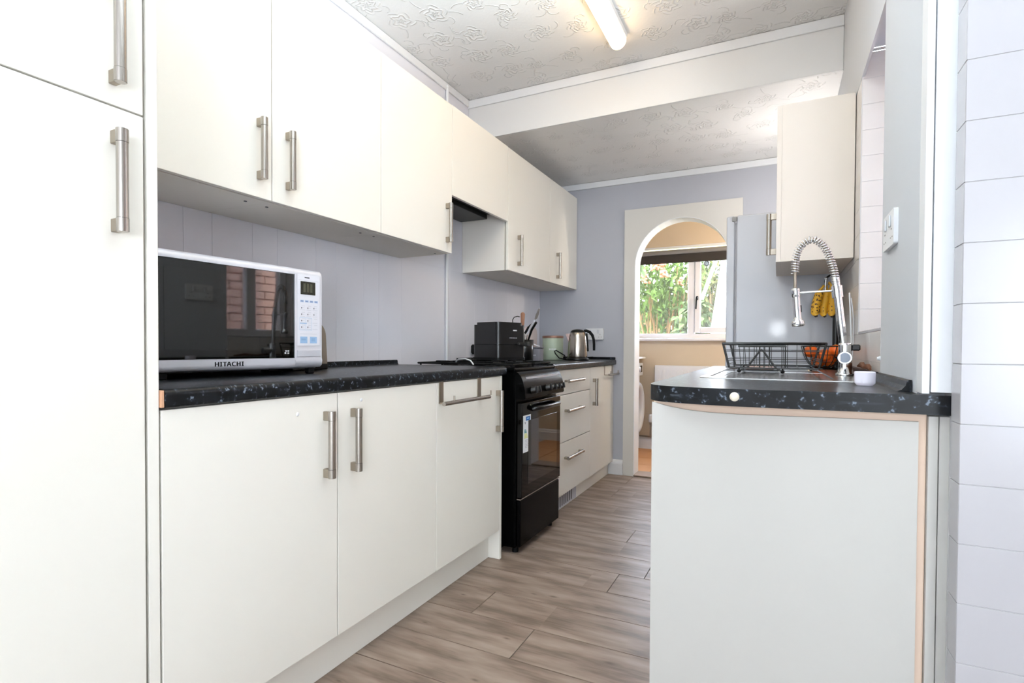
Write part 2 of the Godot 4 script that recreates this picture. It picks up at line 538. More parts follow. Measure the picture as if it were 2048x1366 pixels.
func fill_uplighter() -> void:  # unseen lamp body added for the light bounced off the ceiling
	var c := P(0.50, 0, -0.12)
	var o := thing("fill_uplighter", "unseen uplighter with a tilted white shade on the living end carpet", "lamp", c)
	var m := MB.new()
	m.lathe([Vector2(0.0, 0.025), Vector2(0.13, 0.02), Vector2(0.15, 0.0)], c, 24); m.tube([c + Vector3(0, 0.02, 0), c + Vector3(0, 1.02, 0)], 0.014, 10)
	part(o, "stand", m, M.steel)
	var b := MB.new()
	var ax := (P(-0.25, 2.55, 0.72) - P(0.50, 1.16, -0.12)).normalized()
	b.x = Transform3D(Basis(Quaternion(Vector3.UP, ax)), c + Vector3(0, 1.04, 0))
	b.lathe([Vector2(0.0, -0.02), Vector2(0.05, -0.01), Vector2(0.075, 0.04), Vector2(0.085, 0.09), Vector2(0.082, 0.09), Vector2(0.07, 0.045), Vector2(0.0, 0.0)], Vector3.ZERO, 24)
	part(o, "shade", b, M.white)

func area_light(called: String, at: Vector3, turn: float, size: Vector2, e: float, c: Color) -> AreaLight3D:
	var l := AreaLight3D.new()
	l.name = called; l.position = at; l.rotation.y = turn
	l.area_size = size; l.area_normalize_energy = true; l.light_energy = e; l.light_color = c
	l.shadow_enabled = true; l.area_range = 14.0; l.area_attenuation = 2.0
	add_child(l)
	return l

# ---------------------------------------------------------------- shell
func arch_outline(x0: float, x1: float, top: float, cx: float, r: float, spring: float) -> PackedVector2Array:
	var p := PackedVector2Array([Vector2(x0, 0), Vector2(cx - r, 0)])
	for i in 25:
		var a := PI - PI * i / 24.0
		p.append(Vector2(cx + cos(a) * r, spring + sin(a) * r))
	p.append_array([Vector2(cx + r, 0), Vector2(x1, 0), Vector2(x1, top), Vector2(x0, top)])
	return p

func shell() -> void:
	# floor: a slab, and laminate planks laid across the room
	var fl := struct("floor", "grey-brown laminate plank floor of the kitchen", "floor", bx(-2.0, 2.4, -0.12, -0.010, -7.15, 4.125, 0.0), mat(Color(0.2, 0.165, 0.145), 0.8))
	part(fl, "carpet", bx(-1.82, 2.2, -0.0098, 0.0, -7.0, 0.529, 0.002), mat(Color(0.80, 0.78, 0.75), 0.95, 0, 0.1), "unseen pale carpet added to bounce light upward")  # unseen pale floor added so its bounce lifts ceiling and undersides
	var k := -1
	var d := 1.315 - 0.196 * 4
	var joints := {3: -0.15, 4: -0.45, 5: -0.767, 6: -1.03, 7: -0.1, 8: -0.62}
	var row := 0
	while d < DF - 0.01:
		var d1 := minf(d + 0.196, DF + 0.004)
		var j: float = joints[row] if joints.has(row) else rng.randf_range(-1.1, 0.2)
		var cuts := [-1.235, j, j + 1.26, 2.2] if d < 1.25 else [-1.235, j, minf(j + 1.26, 0.24), 0.24]
		for c in 3:
			if cuts[c + 1] - cuts[c] < 0.02: continue
			var m := MB.new()
			B(m, cuts[c] + 0.001, cuts[c + 1] - 0.001, -0.0095, 0.0, d + 0.0012, d1 - 0.0012, 0.0012)
			var off := Vector2(rng.randf_range(0, 3), 0)
			for i in m.uv.size():
				m.uv[i] += off
			k += 1
			part(fl, "plank", m, M.planks[(k * 2 + row) % 3])
		d = d1; row += 1
	# left wall with tongue-and-groove boards between worktop and cupboards
	var wl := struct("wall_left", "pale grey left wall with grooved boarding above the worktop", "wall", bx(-1.98, -1.826, 0, CEIL, -7.15, 4.11, 0.0), M.wall)
	part(wl, "painted_band", bx(-1.826, XL, 1.475, CEIL, 0.7, 4.11, 0.0), M.wall)
	part(wl, "painted_side", bx(-1.826, XL, 0, CEIL, -7.0, 0.04, 0.0), M.wall)
	var cuts := [0.66, 0.94, 1.122, 1.224, 1.385, 1.497, 1.694, 1.812, 1.99, 2.10, 2.28, 2.68, 2.745, 2.93, 3.04, 3.22, 3.33, 3.51, 3.62, 3.80, 3.91, 4.108]
	for i in cuts.size() - 1:
		part(wl, "board", bx(-1.826, XL, 0.86, 1.475, cuts[i] + 0.0001, cuts[i + 1] - 0.0001, 0.0012), M.wall)
	# far wall with an arched opening, and the flat board frame round it
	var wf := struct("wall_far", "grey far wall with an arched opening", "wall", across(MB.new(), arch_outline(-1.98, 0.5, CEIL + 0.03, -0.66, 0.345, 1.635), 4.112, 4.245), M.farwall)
	struct("trim_1", "white painted board frame round the arched opening", "door frame", across(MB.new(), arch_outline(-1.088, -0.235, 2.075, -0.66, 0.345, 1.635), 4.094, 4.112), mat(Color(0.83, 0.815, 0.79), 0.45))
	var lin := MB.new()
	var prev := Vector2(-0.66 - 0.345, 0)
	var arc := []
	for i in 25:
		var a := PI - PI * i / 24.0
		arc.append(Vector2(-0.66 + cos(a) * 0.345, 1.635 + sin(a) * 0.345))
	arc.append(Vector2(-0.66 + 0.345, 0))
	for q in arc:
		var e: Vector2 = (q - prev).normalized()
		var nn := Vector2(e.y, -e.x)
		across(lin, PackedVector2Array([prev, q, q + nn * 0.004, prev + nn * 0.004]), 4.095, 4.247, false)
		prev = q
	struct("trim_2", "cream painted lining inside the arched opening", "door frame", lin, M.white)
	struct("trim_3", "wooden threshold strip on the floor under the arch", "threshold", bx(-1.003, -0.318, 0.0, 0.014, 4.09, 4.25, 0.004), mat(Color(0.55, 0.47, 0.40), 0.5))
	var bb := MB.new()
	along_x(bb, -1.80, -1.090, 4.110)
	struct("baseboard_far", "white skirting board at the foot of the far wall left of the arch", "skirting", bb, M.white)
	# right wall: grey stretch with the socket, window opening, tiled stretch
	struct("wall_right", "pale grey right wall beside the window", "wall", bx(XR, 0.52, 0, CEIL, 1.385, 1.83, 0.002), M.grey)
	var wr := struct("wall_right_001", "tiled right wall round the window and behind the sink", "wall", bx(0.2672, 0.52, 0, 1.055, 1.831, DF, 0.0), M.grout)
	part(wr, "wall_section", bx(0.273, 0.52, 2.098, CEIL, 1.83, 2.31, 0.0), M.grey)
	part(wr, "wall_section", bx(0.2672, 0.52, 1.055, 2.0, 2.3115, DF, 0.0), M.grout)
	part(wr, "plaster_band", bx(XR, 0.275, 2.0, CEIL, 1.831, DF, 0.0), M.grey)
	part(wr, "window_sill", bx(XR, 0.44, 1.0565, 1.066, 1.832, 2.309, 0.002), M.tile)
	var ds := [1.832, 1.893, 2.03, 2.207, 2.367, 2.527, 2.687, 2.847, 3.007]
	for r in 12:
		var y0 := 0.870 + r * 0.0935
		for i in ds.size() - 1:
			if y0 > 1.05 and (ds[i + 1] < 2.30 or y0 > 1.98): continue
			var a: float = maxf(ds[i], 2.318) if y0 > 1.05 else ds[i]
			part(wr, "tile", bx(XR, 0.2675, y0 + 0.0005, y0 + 0.093, a + 0.0005, ds[i + 1] - 0.0005, 0.001), M.tile_warm)
	for r in 12:   # tiled far reveal of the window, lit from outside
		var y0 := 1.0565 + r * 0.0935
		for c in 2:
			var top := minf(y0 + 0.093, 2.097)
			if top - y0 < 0.01: continue
			part(wr, "tile", bx(XR + 0.003 if c == 0 else 0.372, 0.371 if c == 0 else 0.43, y0 + 0.0005, top, 2.31, 2.312, 0.001), M.tile_warm)
	# window over the sink
	var w1 := MB.new()
	for b in [[1.832, 1.88, 1.066, 2.097], [2.262, 2.308, 1.066, 2.097], [2.035, 2.095, 1.11, 2.05], [1.88, 2.262, 1.066, 1.112], [1.88, 2.262, 2.05, 2.097]]:
		B(w1, 0.432, 0.49, b[2], b[3], b[0], b[1], 0.004)
	var win := struct("window_1", "white framed window over the sink in the right wall", "window", w1, M.upvc)
	part(win, "pane", bx(0.458, 0.464, 1.11, 2.052, 1.878, 2.037, 0.0), M.glass); part(win, "pane", bx(0.458, 0.464, 1.11, 2.052, 2.093, 2.264, 0.0), M.glass)
	# boards that close the wall end above and below the worktop
	struct("trim_4", "narrow white upright strip at the end of the grey wall", "trim", bx(0.266, 0.2795, 0.912, CEIL, 1.336, 1.384, 0.0015), M.white)
	struct("trim_5", "wide white upright board beside the tiled wall above the worktop", "trim", bx(0.2815, 0.335, 0.915, CEIL, 1.337, 1.384, 0.0015), M.white)
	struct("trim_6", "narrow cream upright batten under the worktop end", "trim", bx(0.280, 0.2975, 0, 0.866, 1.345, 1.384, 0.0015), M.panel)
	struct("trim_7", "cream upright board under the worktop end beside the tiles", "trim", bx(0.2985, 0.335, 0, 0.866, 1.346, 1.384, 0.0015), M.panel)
	# tiled wall facing the camera
	var wt := struct("wall_front", "white tiled wall end right of the worktop", "wall", bx(0.3153, 2.3, 0, CEIL, 1.2738, 1.50, 0.0), M.grout)
	var pitch := 0.1145
	var y := -0.055
	while y < CEIL:
		var y0 := maxf(y, 0.0)
		var y1 := minf(y + pitch, CEIL)
		var xs := [0.3135, 0.466, 0.618, 0.77] if y1 > 0.2 else [0.3135, 0.466, 0.618]
		for i in xs.size() - 1:
			part(wt, "tile", bx(xs[i] + 0.0005, xs[i + 1] - 0.0005, y0 + 0.0005, y1 - 0.0005, 1.2725, 1.2742, 0.0012), M.tile)
		part(wt, "tile", bx(0.3135, 0.3155, y0 + 0.0006, y1 - 0.0006, 1.2745, 1.331, 0.001), M.tile)
		y += pitch
	# ceilings, beam, cover strips
	var c1 := struct("ceiling", "white embossed floral ceiling", "ceiling", bx(-1.98, 2.4, CEIL, CEIL + 0.12, -7.15, 2.97, 0.0), M.ceiling)
	struct("ceiling_001", "lowered white embossed ceiling past the beam", "ceiling", bx(-1.98, 0.52, LOW, LOW + 0.06, 2.972, 4.112, 0.0), M.ceiling)
	struct("trim_8", "white face of the ceiling beam", "beam", bx(XL, XR, LOW - 0.001, CEIL, 2.955, 2.972, 0.003), M.plaster)
	struct("trim_9", "white cover strip along the top of the beam", "trim", bx(XL, XR, CEIL - 0.052, CEIL - 0.001, 2.943, 2.955, 0.003), M.white)
	struct("trim_10", "white cover strip between the left wall and the ceiling", "trim", bx(XL, XL + 0.014, CEIL - 0.045, CEIL - 0.001, 0.7, 2.943, 0.004), M.white)
	struct("trim_11", "white cover strip between the far wall and the lowered ceiling", "trim", bx(XL, XR, LOW - 0.048, LOW - 0.001, 4.098, 4.112, 0.004), M.white)
	var pp := MB.new()
	pp.tube([P(XL + 0.012, 0.9, 2.693), P(XL + 0.012, 2.56, 2.693)], 0.009, 10)
	pp.ball(P(XL + 0.012, 2.562, 2.693), Vector3(0.013, 0.013, 0.013), 8)
	solo("wall_pipe", "thin white pipe running up the left wall to the ceiling strip", "pipe", P(XL + 0.012, 0.9, 2.693), pp, M.white)
	# long living end behind the camera
	var back := struct("wall_back", "plain back wall of the living end with a wide window", "wall", bx(-1.98, 2.4, 0, 0.3, -7.15, -7.0, 0.0), M.plaster)
	for b in [[-1.98, 2.4, 2.2, CEIL], [-1.98, -1.5, 0.3, 2.2], [1.5, 2.4, 0.3, 2.2]]:
		part(back, "wall_section", bx(b[0], b[1], b[2], b[3], -7.15, -7.0, 0.0), M.plaster)
	var side := struct("wall_side", "plain side wall of the living end with a wide window", "wall", bx(2.2, 2.35, 0, 0.25, -7.0, 1.28, 0.0), M.plaster)
	for b in [[2.15, CEIL, -7.0, 1.28], [0.25, 2.15, -7.0, -5.0], [0.25, 2.15, -2.6, 1.28]]:
		part(side, "wall_section", bx(2.2, 2.35, b[0], b[1], b[2], b[3], 0.0), M.plaster)
	for q in [["window_3", "unseen added window of the living end, closed by an opaque white panel against the sky", bx(-1.5, 1.5, 0.3, 2.2, -7.06, -7.04, 0.0)], ["window_4", "unseen added side window of the living end, closed by an opaque white panel against the sky", bx(2.26, 2.28, 0.25, 2.15, -5.0, -2.6, 0.0)]]:
		struct(q[0], q[1], "window", q[2], M.white)  # opaque panels added to keep sky light out of the living end

func along_x(m: MB, x0: float, x1: float, d: float) -> void:   # skirting with a moulded top, on a wall facing the camera
	var pr := PackedVector2Array([Vector2(-d, 0), Vector2(-d + 0.018, 0), Vector2(-d + 0.018, 0.085), Vector2(-d + 0.012, 0.092), Vector2(-d + 0.012, 0.102), Vector2(-d + 0.006, 0.112), Vector2(-d, 0.118)])
	var keep := m.x
	m.x = Transform3D(Basis(Vector3(0, 0, 1), Vector3(0, 1, 0), Vector3(1, 0, 0)), Vector3.ZERO)
	m.prism(pr, x0, x1, false)
	m.x = keep

# ---------------------------------------------------------------- utility room and garden
func utility() -> void:
	var fl := struct("floor_001", "orange-brown tiled floor of the utility room", "floor", bx(-2.0, 0.6, -0.12, -0.008, 4.25, 5.45, 0.0), M.grout)
	for i in 6:
		for j in 4:
			var x := -2.0 + i * 0.33 + 0.09
			part(fl, "tile", bx(x + 0.002, x + 0.328, -0.008, 0.0, 4.25 + j * 0.3, 4.547 + j * 0.3, 0.002), M.clay)
	# far wall with the window opening X -1.34..-0.1, Y 1.10..1.97
	var w := struct("wall_garden", "beige utility room wall under the garden window", "wall", bx(-2.1, 0.6, 0, 1.10, UT, UT + 0.2, 0.0), M.beige)
	for b in [[-2.1, 0.6, 1.985, 2.6], [-2.1, -1.34, 1.10, 1.985], [-0.10, 0.6, 1.10, 1.985]]:
		part(w, "wall_section", bx(b[0], b[1], b[2], b[3], UT, UT + 0.2, 0.0), M.beige)
	struct("wall_utility", "beige left wall of the utility room", "wall", bx(-2.1, -1.95, 0, 2.6, 4.245, UT, 0.0), M.beige)
	struct("wall_utility_001", "beige right wall of the utility room", "wall", bx(0.45, 0.6, 0, 2.6, 4.245, UT, 0.0), M.beige)
	struct("ceiling_002", "plain ceiling of the utility room", "ceiling", bx(-2.1, 0.6, 2.5, 2.6, 4.245, UT + 0.2, 0.0), M.beige)
	var bb := MB.new(); along_x(bb, -1.95, 0.45, UT)
	struct("baseboard_garden", "white skirting board under the radiator", "skirting", bb, M.white)
	struct("trim_12", "cream picture strip above the roller blind", "trim", bx(-1.36, -0.08, 1.968, 1.990, UT - 0.010, UT + 0.0, 0.003), M.white)
	# window
	var f := MB.new()
	B(f, -1.34, -1.272, 1.085, 1.955, UT + 0.02, UT + 0.09, 0.004); B(f, -0.17, -0.10, 1.085, 1.955, UT + 0.02, UT + 0.09, 0.004)
	B(f, -1.272, -0.17, 1.085, 1.143, UT + 0.02, UT + 0.09, 0.004); B(f, -1.272, -0.17, 1.89, 1.955, UT + 0.02, UT + 0.09, 0.004)
	B(f, -0.789, -0.725, 1.143, 1.89, UT + 0.02, UT + 0.09, 0.004)
	var wn := struct("window_2", "white framed garden window of the utility room", "window", f, M.upvc)
	part(wn, "pane", bx(-1.274, -0.787, 1.141, 1.892, UT + 0.05, UT + 0.056, 0.0), M.glass)
	var s := MB.new()
	for b in [[-0.722, -0.672, 1.15, 1.885], [-0.225, -0.175, 1.15, 1.885], [-0.672, -0.225, 1.15, 1.20], [-0.672, -0.225, 1.835, 1.885]]:
		B(s, b[0], b[1], b[2], b[3], UT + 0.005, UT + 0.07, 0.005)
	var sash := part(wn, "casement", s, M.upvc)
	part(sash, "pane", bx(-0.674, -0.223, 1.198, 1.837, UT + 0.04, UT + 0.046, 0.0), M.glass)
	var h := MB.new()
	B(h, -0.708, -0.690, 1.46, 1.50, UT - 0.006, UT + 0.005, 0.004)
	h.tube([P(-0.699, 1.485, UT - 0.006), P(-0.699, 1.485, UT - 0.03), P(-0.702, 1.46, UT - 0.034), P(-0.705, 1.375, UT - 0.034)], [0.008, 0.008, 0.008, 0.007], 8)
	part(sash, "handle", h, M.black_matt)
	part(wn, "window_sill", bx(-1.38, -0.06, 1.072, 1.098, UT - 0.05, UT + 0.02, 0.005), M.upvc)
	# roller blind
	var b := thing("roller_blind", "dark grey roller blind pulled up at the garden window", "blind", P(-0.72, 1.95, UT - 0.03))
	var rl := MB.new()
	rl.tube([P(-1.33, 1.932, UT - 0.012), P(-0.11, 1.932, UT - 0.012)], 0.022, 14)
	part(b, "roller", rl, M.blind_rail)
	part(b, "fabric", bx(-1.32, -0.12, 1.835, 1.925, UT - 0.006, UT - 0.003, 0.0005), M.blind)
	part(b, "bottom_bar", bx(-1.32, -0.12, 1.826, 1.838, UT - 0.010, UT + 0.001, 0.003), M.blind)
	# radiator
	var r := thing("radiator", "white ribbed panel radiator under the garden window", "radiator", P(-0.82, 0.15, UT - 0.05))
	var p := MB.new()
	B(p, -1.08, -0.568, 0.16, 0.832, UT - 0.075, UT - 0.062, 0.005)
	part(r, "panel", p, M.white)
	for i in 9:
		var x := -1.045 + i * 0.055
		part(r, "rib", across(MB.new(), rrect(x - 0.013, 0.20, x + 0.013, 0.79, 0.012, 3), UT - 0.083, UT - 0.072), M.white)
	part(r, "top_grille", bx(-1.078, -0.570, 0.822, 0.834, UT - 0.062, UT - 0.02, 0.002), M.white)
	var v := MB.new()
	v.tube([P(-0.552, 0.78, UT - 0.05), P(-0.552, 0.81, UT - 0.05)], 0.012, 10); B(v, -0.57, -0.55, 0.785, 0.80, UT - 0.06, UT - 0.04, 0.002)
	part(r, "bleed_valve", v, M.steel_post)
	var tv := MB.new()
	tv.lathe([Vector2(0.0, 0.35), Vector2(0.017, 0.348), Vector2(0.02, 0.33), Vector2(0.02, 0.275), Vector2(0.012, 0.27)], P(-1.118, 0, UT - 0.05), 12)
	part(r, "thermostat_head", tv, M.white)
	var pi := MB.new()
	pi.tube([P(-1.118, 0.275, UT - 0.05), P(-1.118, 0.12, UT - 0.05)], 0.009, 8); pi.tube([P(-1.118, 0.24, UT - 0.05), P(-1.07, 0.24, UT - 0.06)], 0.009, 8)
	pi.tube([P(-1.118, 0.125, UT - 0.05), P(-1.118, 0.125, UT - 0.03), P(-1.4, 0.13, UT - 0.025)], 0.008, 8)
	part(r, "pipe", pi, M.steel_post)
	# washing machine against the left wall, door facing the room
	var wm := thing("washing_machine", "white front-loading washing machine seen through the arch", "washing machine", P(-1.475, 0.0, 4.98))
	part(wm, "body", bx(-1.83, -1.225, 0.012, 0.86, 4.70, 5.24, 0.012), M.gloss)
	var fr := MB.new()
	along(fr, rrect(4.70, 0.735, 5.24, 0.855, 0.02), -1.225, -1.197)
	part(wm, "control_panel", fr, M.gloss)
	var ring := MB.new()
	ring.x = Transform3D(Basis(Vector3.FORWARD, PI / 2), P(-1.225, 0.44, 4.97))
	ring.lathe([Vector2(0.17, -0.002), Vector2(0.175, 0.04), Vector2(0.20, 0.062), Vector2(0.235, 0.058), Vector2(0.255, 0.03), Vector2(0.262, -0.002)], Vector3.ZERO, 40)
	var dr := part(wm, "door", ring, M.gloss)
	var gl := MB.new()
	gl.x = ring.x
	gl.lathe([Vector2(0.0, 0.03), Vector2(0.08, 0.026), Vector2(0.14, 0.012), Vector2(0.172, 0.0)], Vector3.ZERO, 32)
	part(dr, "door_glass", gl, M.black_gloss)
	part(wm, "display", bx(-1.198, -1.194, 0.765, 0.83, 5.13, 5.20, 0.001), M.black_gloss)
	var kn := MB.new(); kn.x = Transform3D(Basis(Vector3.FORWARD, PI / 2), P(-1.197, 0.795, 5.06))
	kn.lathe([Vector2(0.0, 0.02), Vector2(0.024, 0.019), Vector2(0.028, 0.0)], Vector3.ZERO, 18)
	part(wm, "dial", kn, M.silver)
	solo("wall_shelf", "short white shelf above the washing machine", "shelf", P(-1.55, 0.90, 5.0), bx(-1.94, -1.18, 0.895, 0.915, 4.62, 5.28, 0.003), M.white)
	# unseen bulb added to brighten the utility room
	var bl := thing("fill_bulb", "unseen round bulb added behind the fridge to brighten the utility room", "lamp", P(0.15, 2.5, 4.5))
	var bm := MB.new(); bm.ball(P(0.15, 1.78, 4.5), Vector3(0.06, 0.06, 0.06), 10)
	var glow := mat(Color(0.95, 0.94, 0.9), 0.4); glow.emission_enabled = true; glow.emission = Color(1.0, 0.93, 0.82); glow.emission_energy_multiplier = 3.0
	part(bl, "globe", bm, glow)
	part(bl, "cord", bar(P(0.15, 1.835, 4.5), P(0.15, 2.499, 4.5), 0.004), M.white)
	var o := OmniLight3D.new()
	o.name = "fill_bulb_glow"; o.position = P(0.15, 1.78, 4.5); o.light_energy = 0.5; o.light_color = Color(1.0, 0.95, 0.88); o.light_size = 0.05; o.omni_range = 12; o.omni_attenuation = 2.0; o.shadow_enabled = true
	add_child(o)

func highlight_lamp() -> void:  # unseen globe added only to make the bright spot on the fridge
	var c := P(0.0, 0.72, -1.0)
	var t := thing("side_table", "unseen reddish wooden side table put in under the added globe lamp", "table", P(0.0, 0, -1.0))
	part(t, "top", bx(-0.2, 0.2, 0.69, 0.72, -1.2, -0.8, 0.004), M.wood)
	for q in [[-0.17, -1.17], [0.17, -1.17], [-0.17, -0.83], [0.17, -0.83]]:
		part(t, "leg", bx(q[0] - 0.02, q[0] + 0.02, 0, 0.69, q[1] - 0.02, q[1] + 0.02, 0.003), M.wood)
	var o := thing("highlight_lamp", "unseen white globe lamp added to put a highlight on the fridge", "lamp", c)
	var m := MB.new(); m.lathe([Vector2(0.0, 0.02), Vector2(0.07, 0.018), Vector2(0.08, 0.0)], c, 20); m.tube([c + Vector3(0, 0.015, 0), c + Vector3(0, 0.43, 0)], 0.012, 10)
	part(o, "stand", m, M.steel)
	var g := MB.new(); g.ball(P(0.0, 1.232, -1.0), Vector3(0.082, 0.082, 0.082), 12)
	var mg := mat(Color(0.95, 0.95, 0.95), 0.4); mg.emission_enabled = true; mg.emission = Color(0.94, 0.97, 1.0); mg.emission_energy_multiplier = 22.0
	part(o, "globe", g, mg)
	var l := OmniLight3D.new()
	l.name = "highlight_lamp_glow"; l.position = P(0.0, 1.232, -1.0); l.light_energy = 0.02; l.light_size = 0.07; l.omni_range = 12; l.omni_attenuation = 2.0; l.shadow_enabled = true
	add_child(l)

func fill_pendant() -> void:  # hidden lamp added to lift the far wall, cupboards and lowered ceiling
	var o := thing("fill_pendant_lamp", "unseen pendant lamp above the fridge, behind the wall cupboard", "lamp", P(0.13, LOW, 3.5))
	var g := MB.new(); g.ball(P(0.13, 1.84, 3.5), Vector3(0.07, 0.07, 0.07), 12)
	var m := mat(Color(0.95, 0.94, 0.92), 0.4); m.emission_enabled = true; m.emission = Color(1.0, 0.96, 0.9); m.emission_energy_multiplier = 1.0
	part(o, "globe", g, m)
	part(o, "cord", bar(P(0.13, 1.905, 3.5), P(0.13, 2.32, 3.5), 0.004), M.white)
	var r := MB.new(); r.lathe([Vector2(0.0, -0.02), Vector2(0.03, -0.018), Vector2(0.045, 0.0)], P(0.13, LOW - 0.001, 3.5), 16)
	part(o, "rose", r, M.white)
	var l := OmniLight3D.new()
	l.name = "fill_pendant_glow"; l.position = P(0.13, 1.84, 3.5); l.light_energy = 0.2; l.light_color = Color(1.0, 0.98, 0.95); l.light_size = 0.06; l.omni_range = 12; l.omni_attenuation = 2.0; l.shadow_enabled = true
	add_child(l)

func leaf_mesh(l: float, w: float) -> ArrayMesh:
	var m := MB.new()
	var pts := []
	for i in 5:
		var t := i / 4.0
		var ww := w * sin(PI * (0.08 + 0.92 * t)) * (1.0 - 0.25 * t)
		var y := -0.35 * l * t * t
		pts.append([Vector3(-ww, y + ww * 0.35, -l * t), Vector3(0, y, -l * t), Vector3(ww, y + ww * 0.35, -l * t)])
	for i in 4:
		for s in 2:
			var a: Vector3 = pts[i][s]; var b: Vector3 = pts[i][s + 1]; var c: Vector3 = pts[i + 1][s + 1]; var d: Vector3 = pts[i + 1][s]
			var nm := (b - a).cross(d - a).normalized()
			if nm.y < 0: nm = -nm
			m.quad(a, b, c, d, nm)
	return m.mesh(Vector3.ZERO)

func leaves(parent: Node3D, lm: ArrayMesh, material: Material, n: int, c: Vector3, r: Vector3, sd: int, droop := 0.3) -> void:
	var mm := MultiMesh.new()
	mm.transform_format = MultiMesh.TRANSFORM_3D
	mm.mesh = lm; mm.instance_count = n
	var g := RandomNumberGenerator.new(); g.seed = sd
	for i in n:
		var d := Vector3(g.randfn(), g.randfn(), g.randfn()).normalized() * pow(g.randf(), 0.45)
		var b := Basis(Vector3.UP, g.randf_range(0, TAU)) * Basis(Vector3.RIGHT, g.randf_range(-0.9, 0.5) - droop) * Basis(Vector3.BACK, g.randf_range(-0.6, 0.6))
		mm.set_instance_transform(i, Transform3D(b.scaled(Vector3.ONE * g.randf_range(0.6, 1.25)), c + d * r - parent.position))
	var o := MultiMeshInstance3D.new()
	o.name = "foliage"; o.multimesh = mm; o.material_override = material; o.set_meta("kind", "stuff")
	parent.add_child(o, true)

func shrub(called: String, label: String, at: Vector3, c: Vector3, r: Vector3, n: int, lm: ArrayMesh, material: Material, stems: int, sd: int, group := "") -> Node3D:
	var s := thing(called, label, "shrub", at, group)
	leaves(s, lm, material, n, c, r, sd)
	var g := RandomNumberGenerator.new(); g.seed = sd + 1
	for i in stems:
		var m := MB.new()
		var e := c + Vector3(g.randf_range(-0.7, 0.7) * r.x, g.randf_range(-0.2, 0.5) * r.y, g.randf_range(-0.6, 0.6) * r.z)
		var b := at + Vector3(g.randf_range(-0.12, 0.12), 0, g.randf_range(-0.1, 0.1))
		m.tube([b, b.lerp(e, 0.35) + Vector3(g.randf_range(-0.06, 0.06), 0.05, 0), b.lerp(e, 0.7) + Vector3(g.randf_range(-0.04, 0.04), 0.04, 0), e], [0.017, 0.014, 0.011, 0.006], 6)
		part(s, "stem", m, M.stem)
	return s

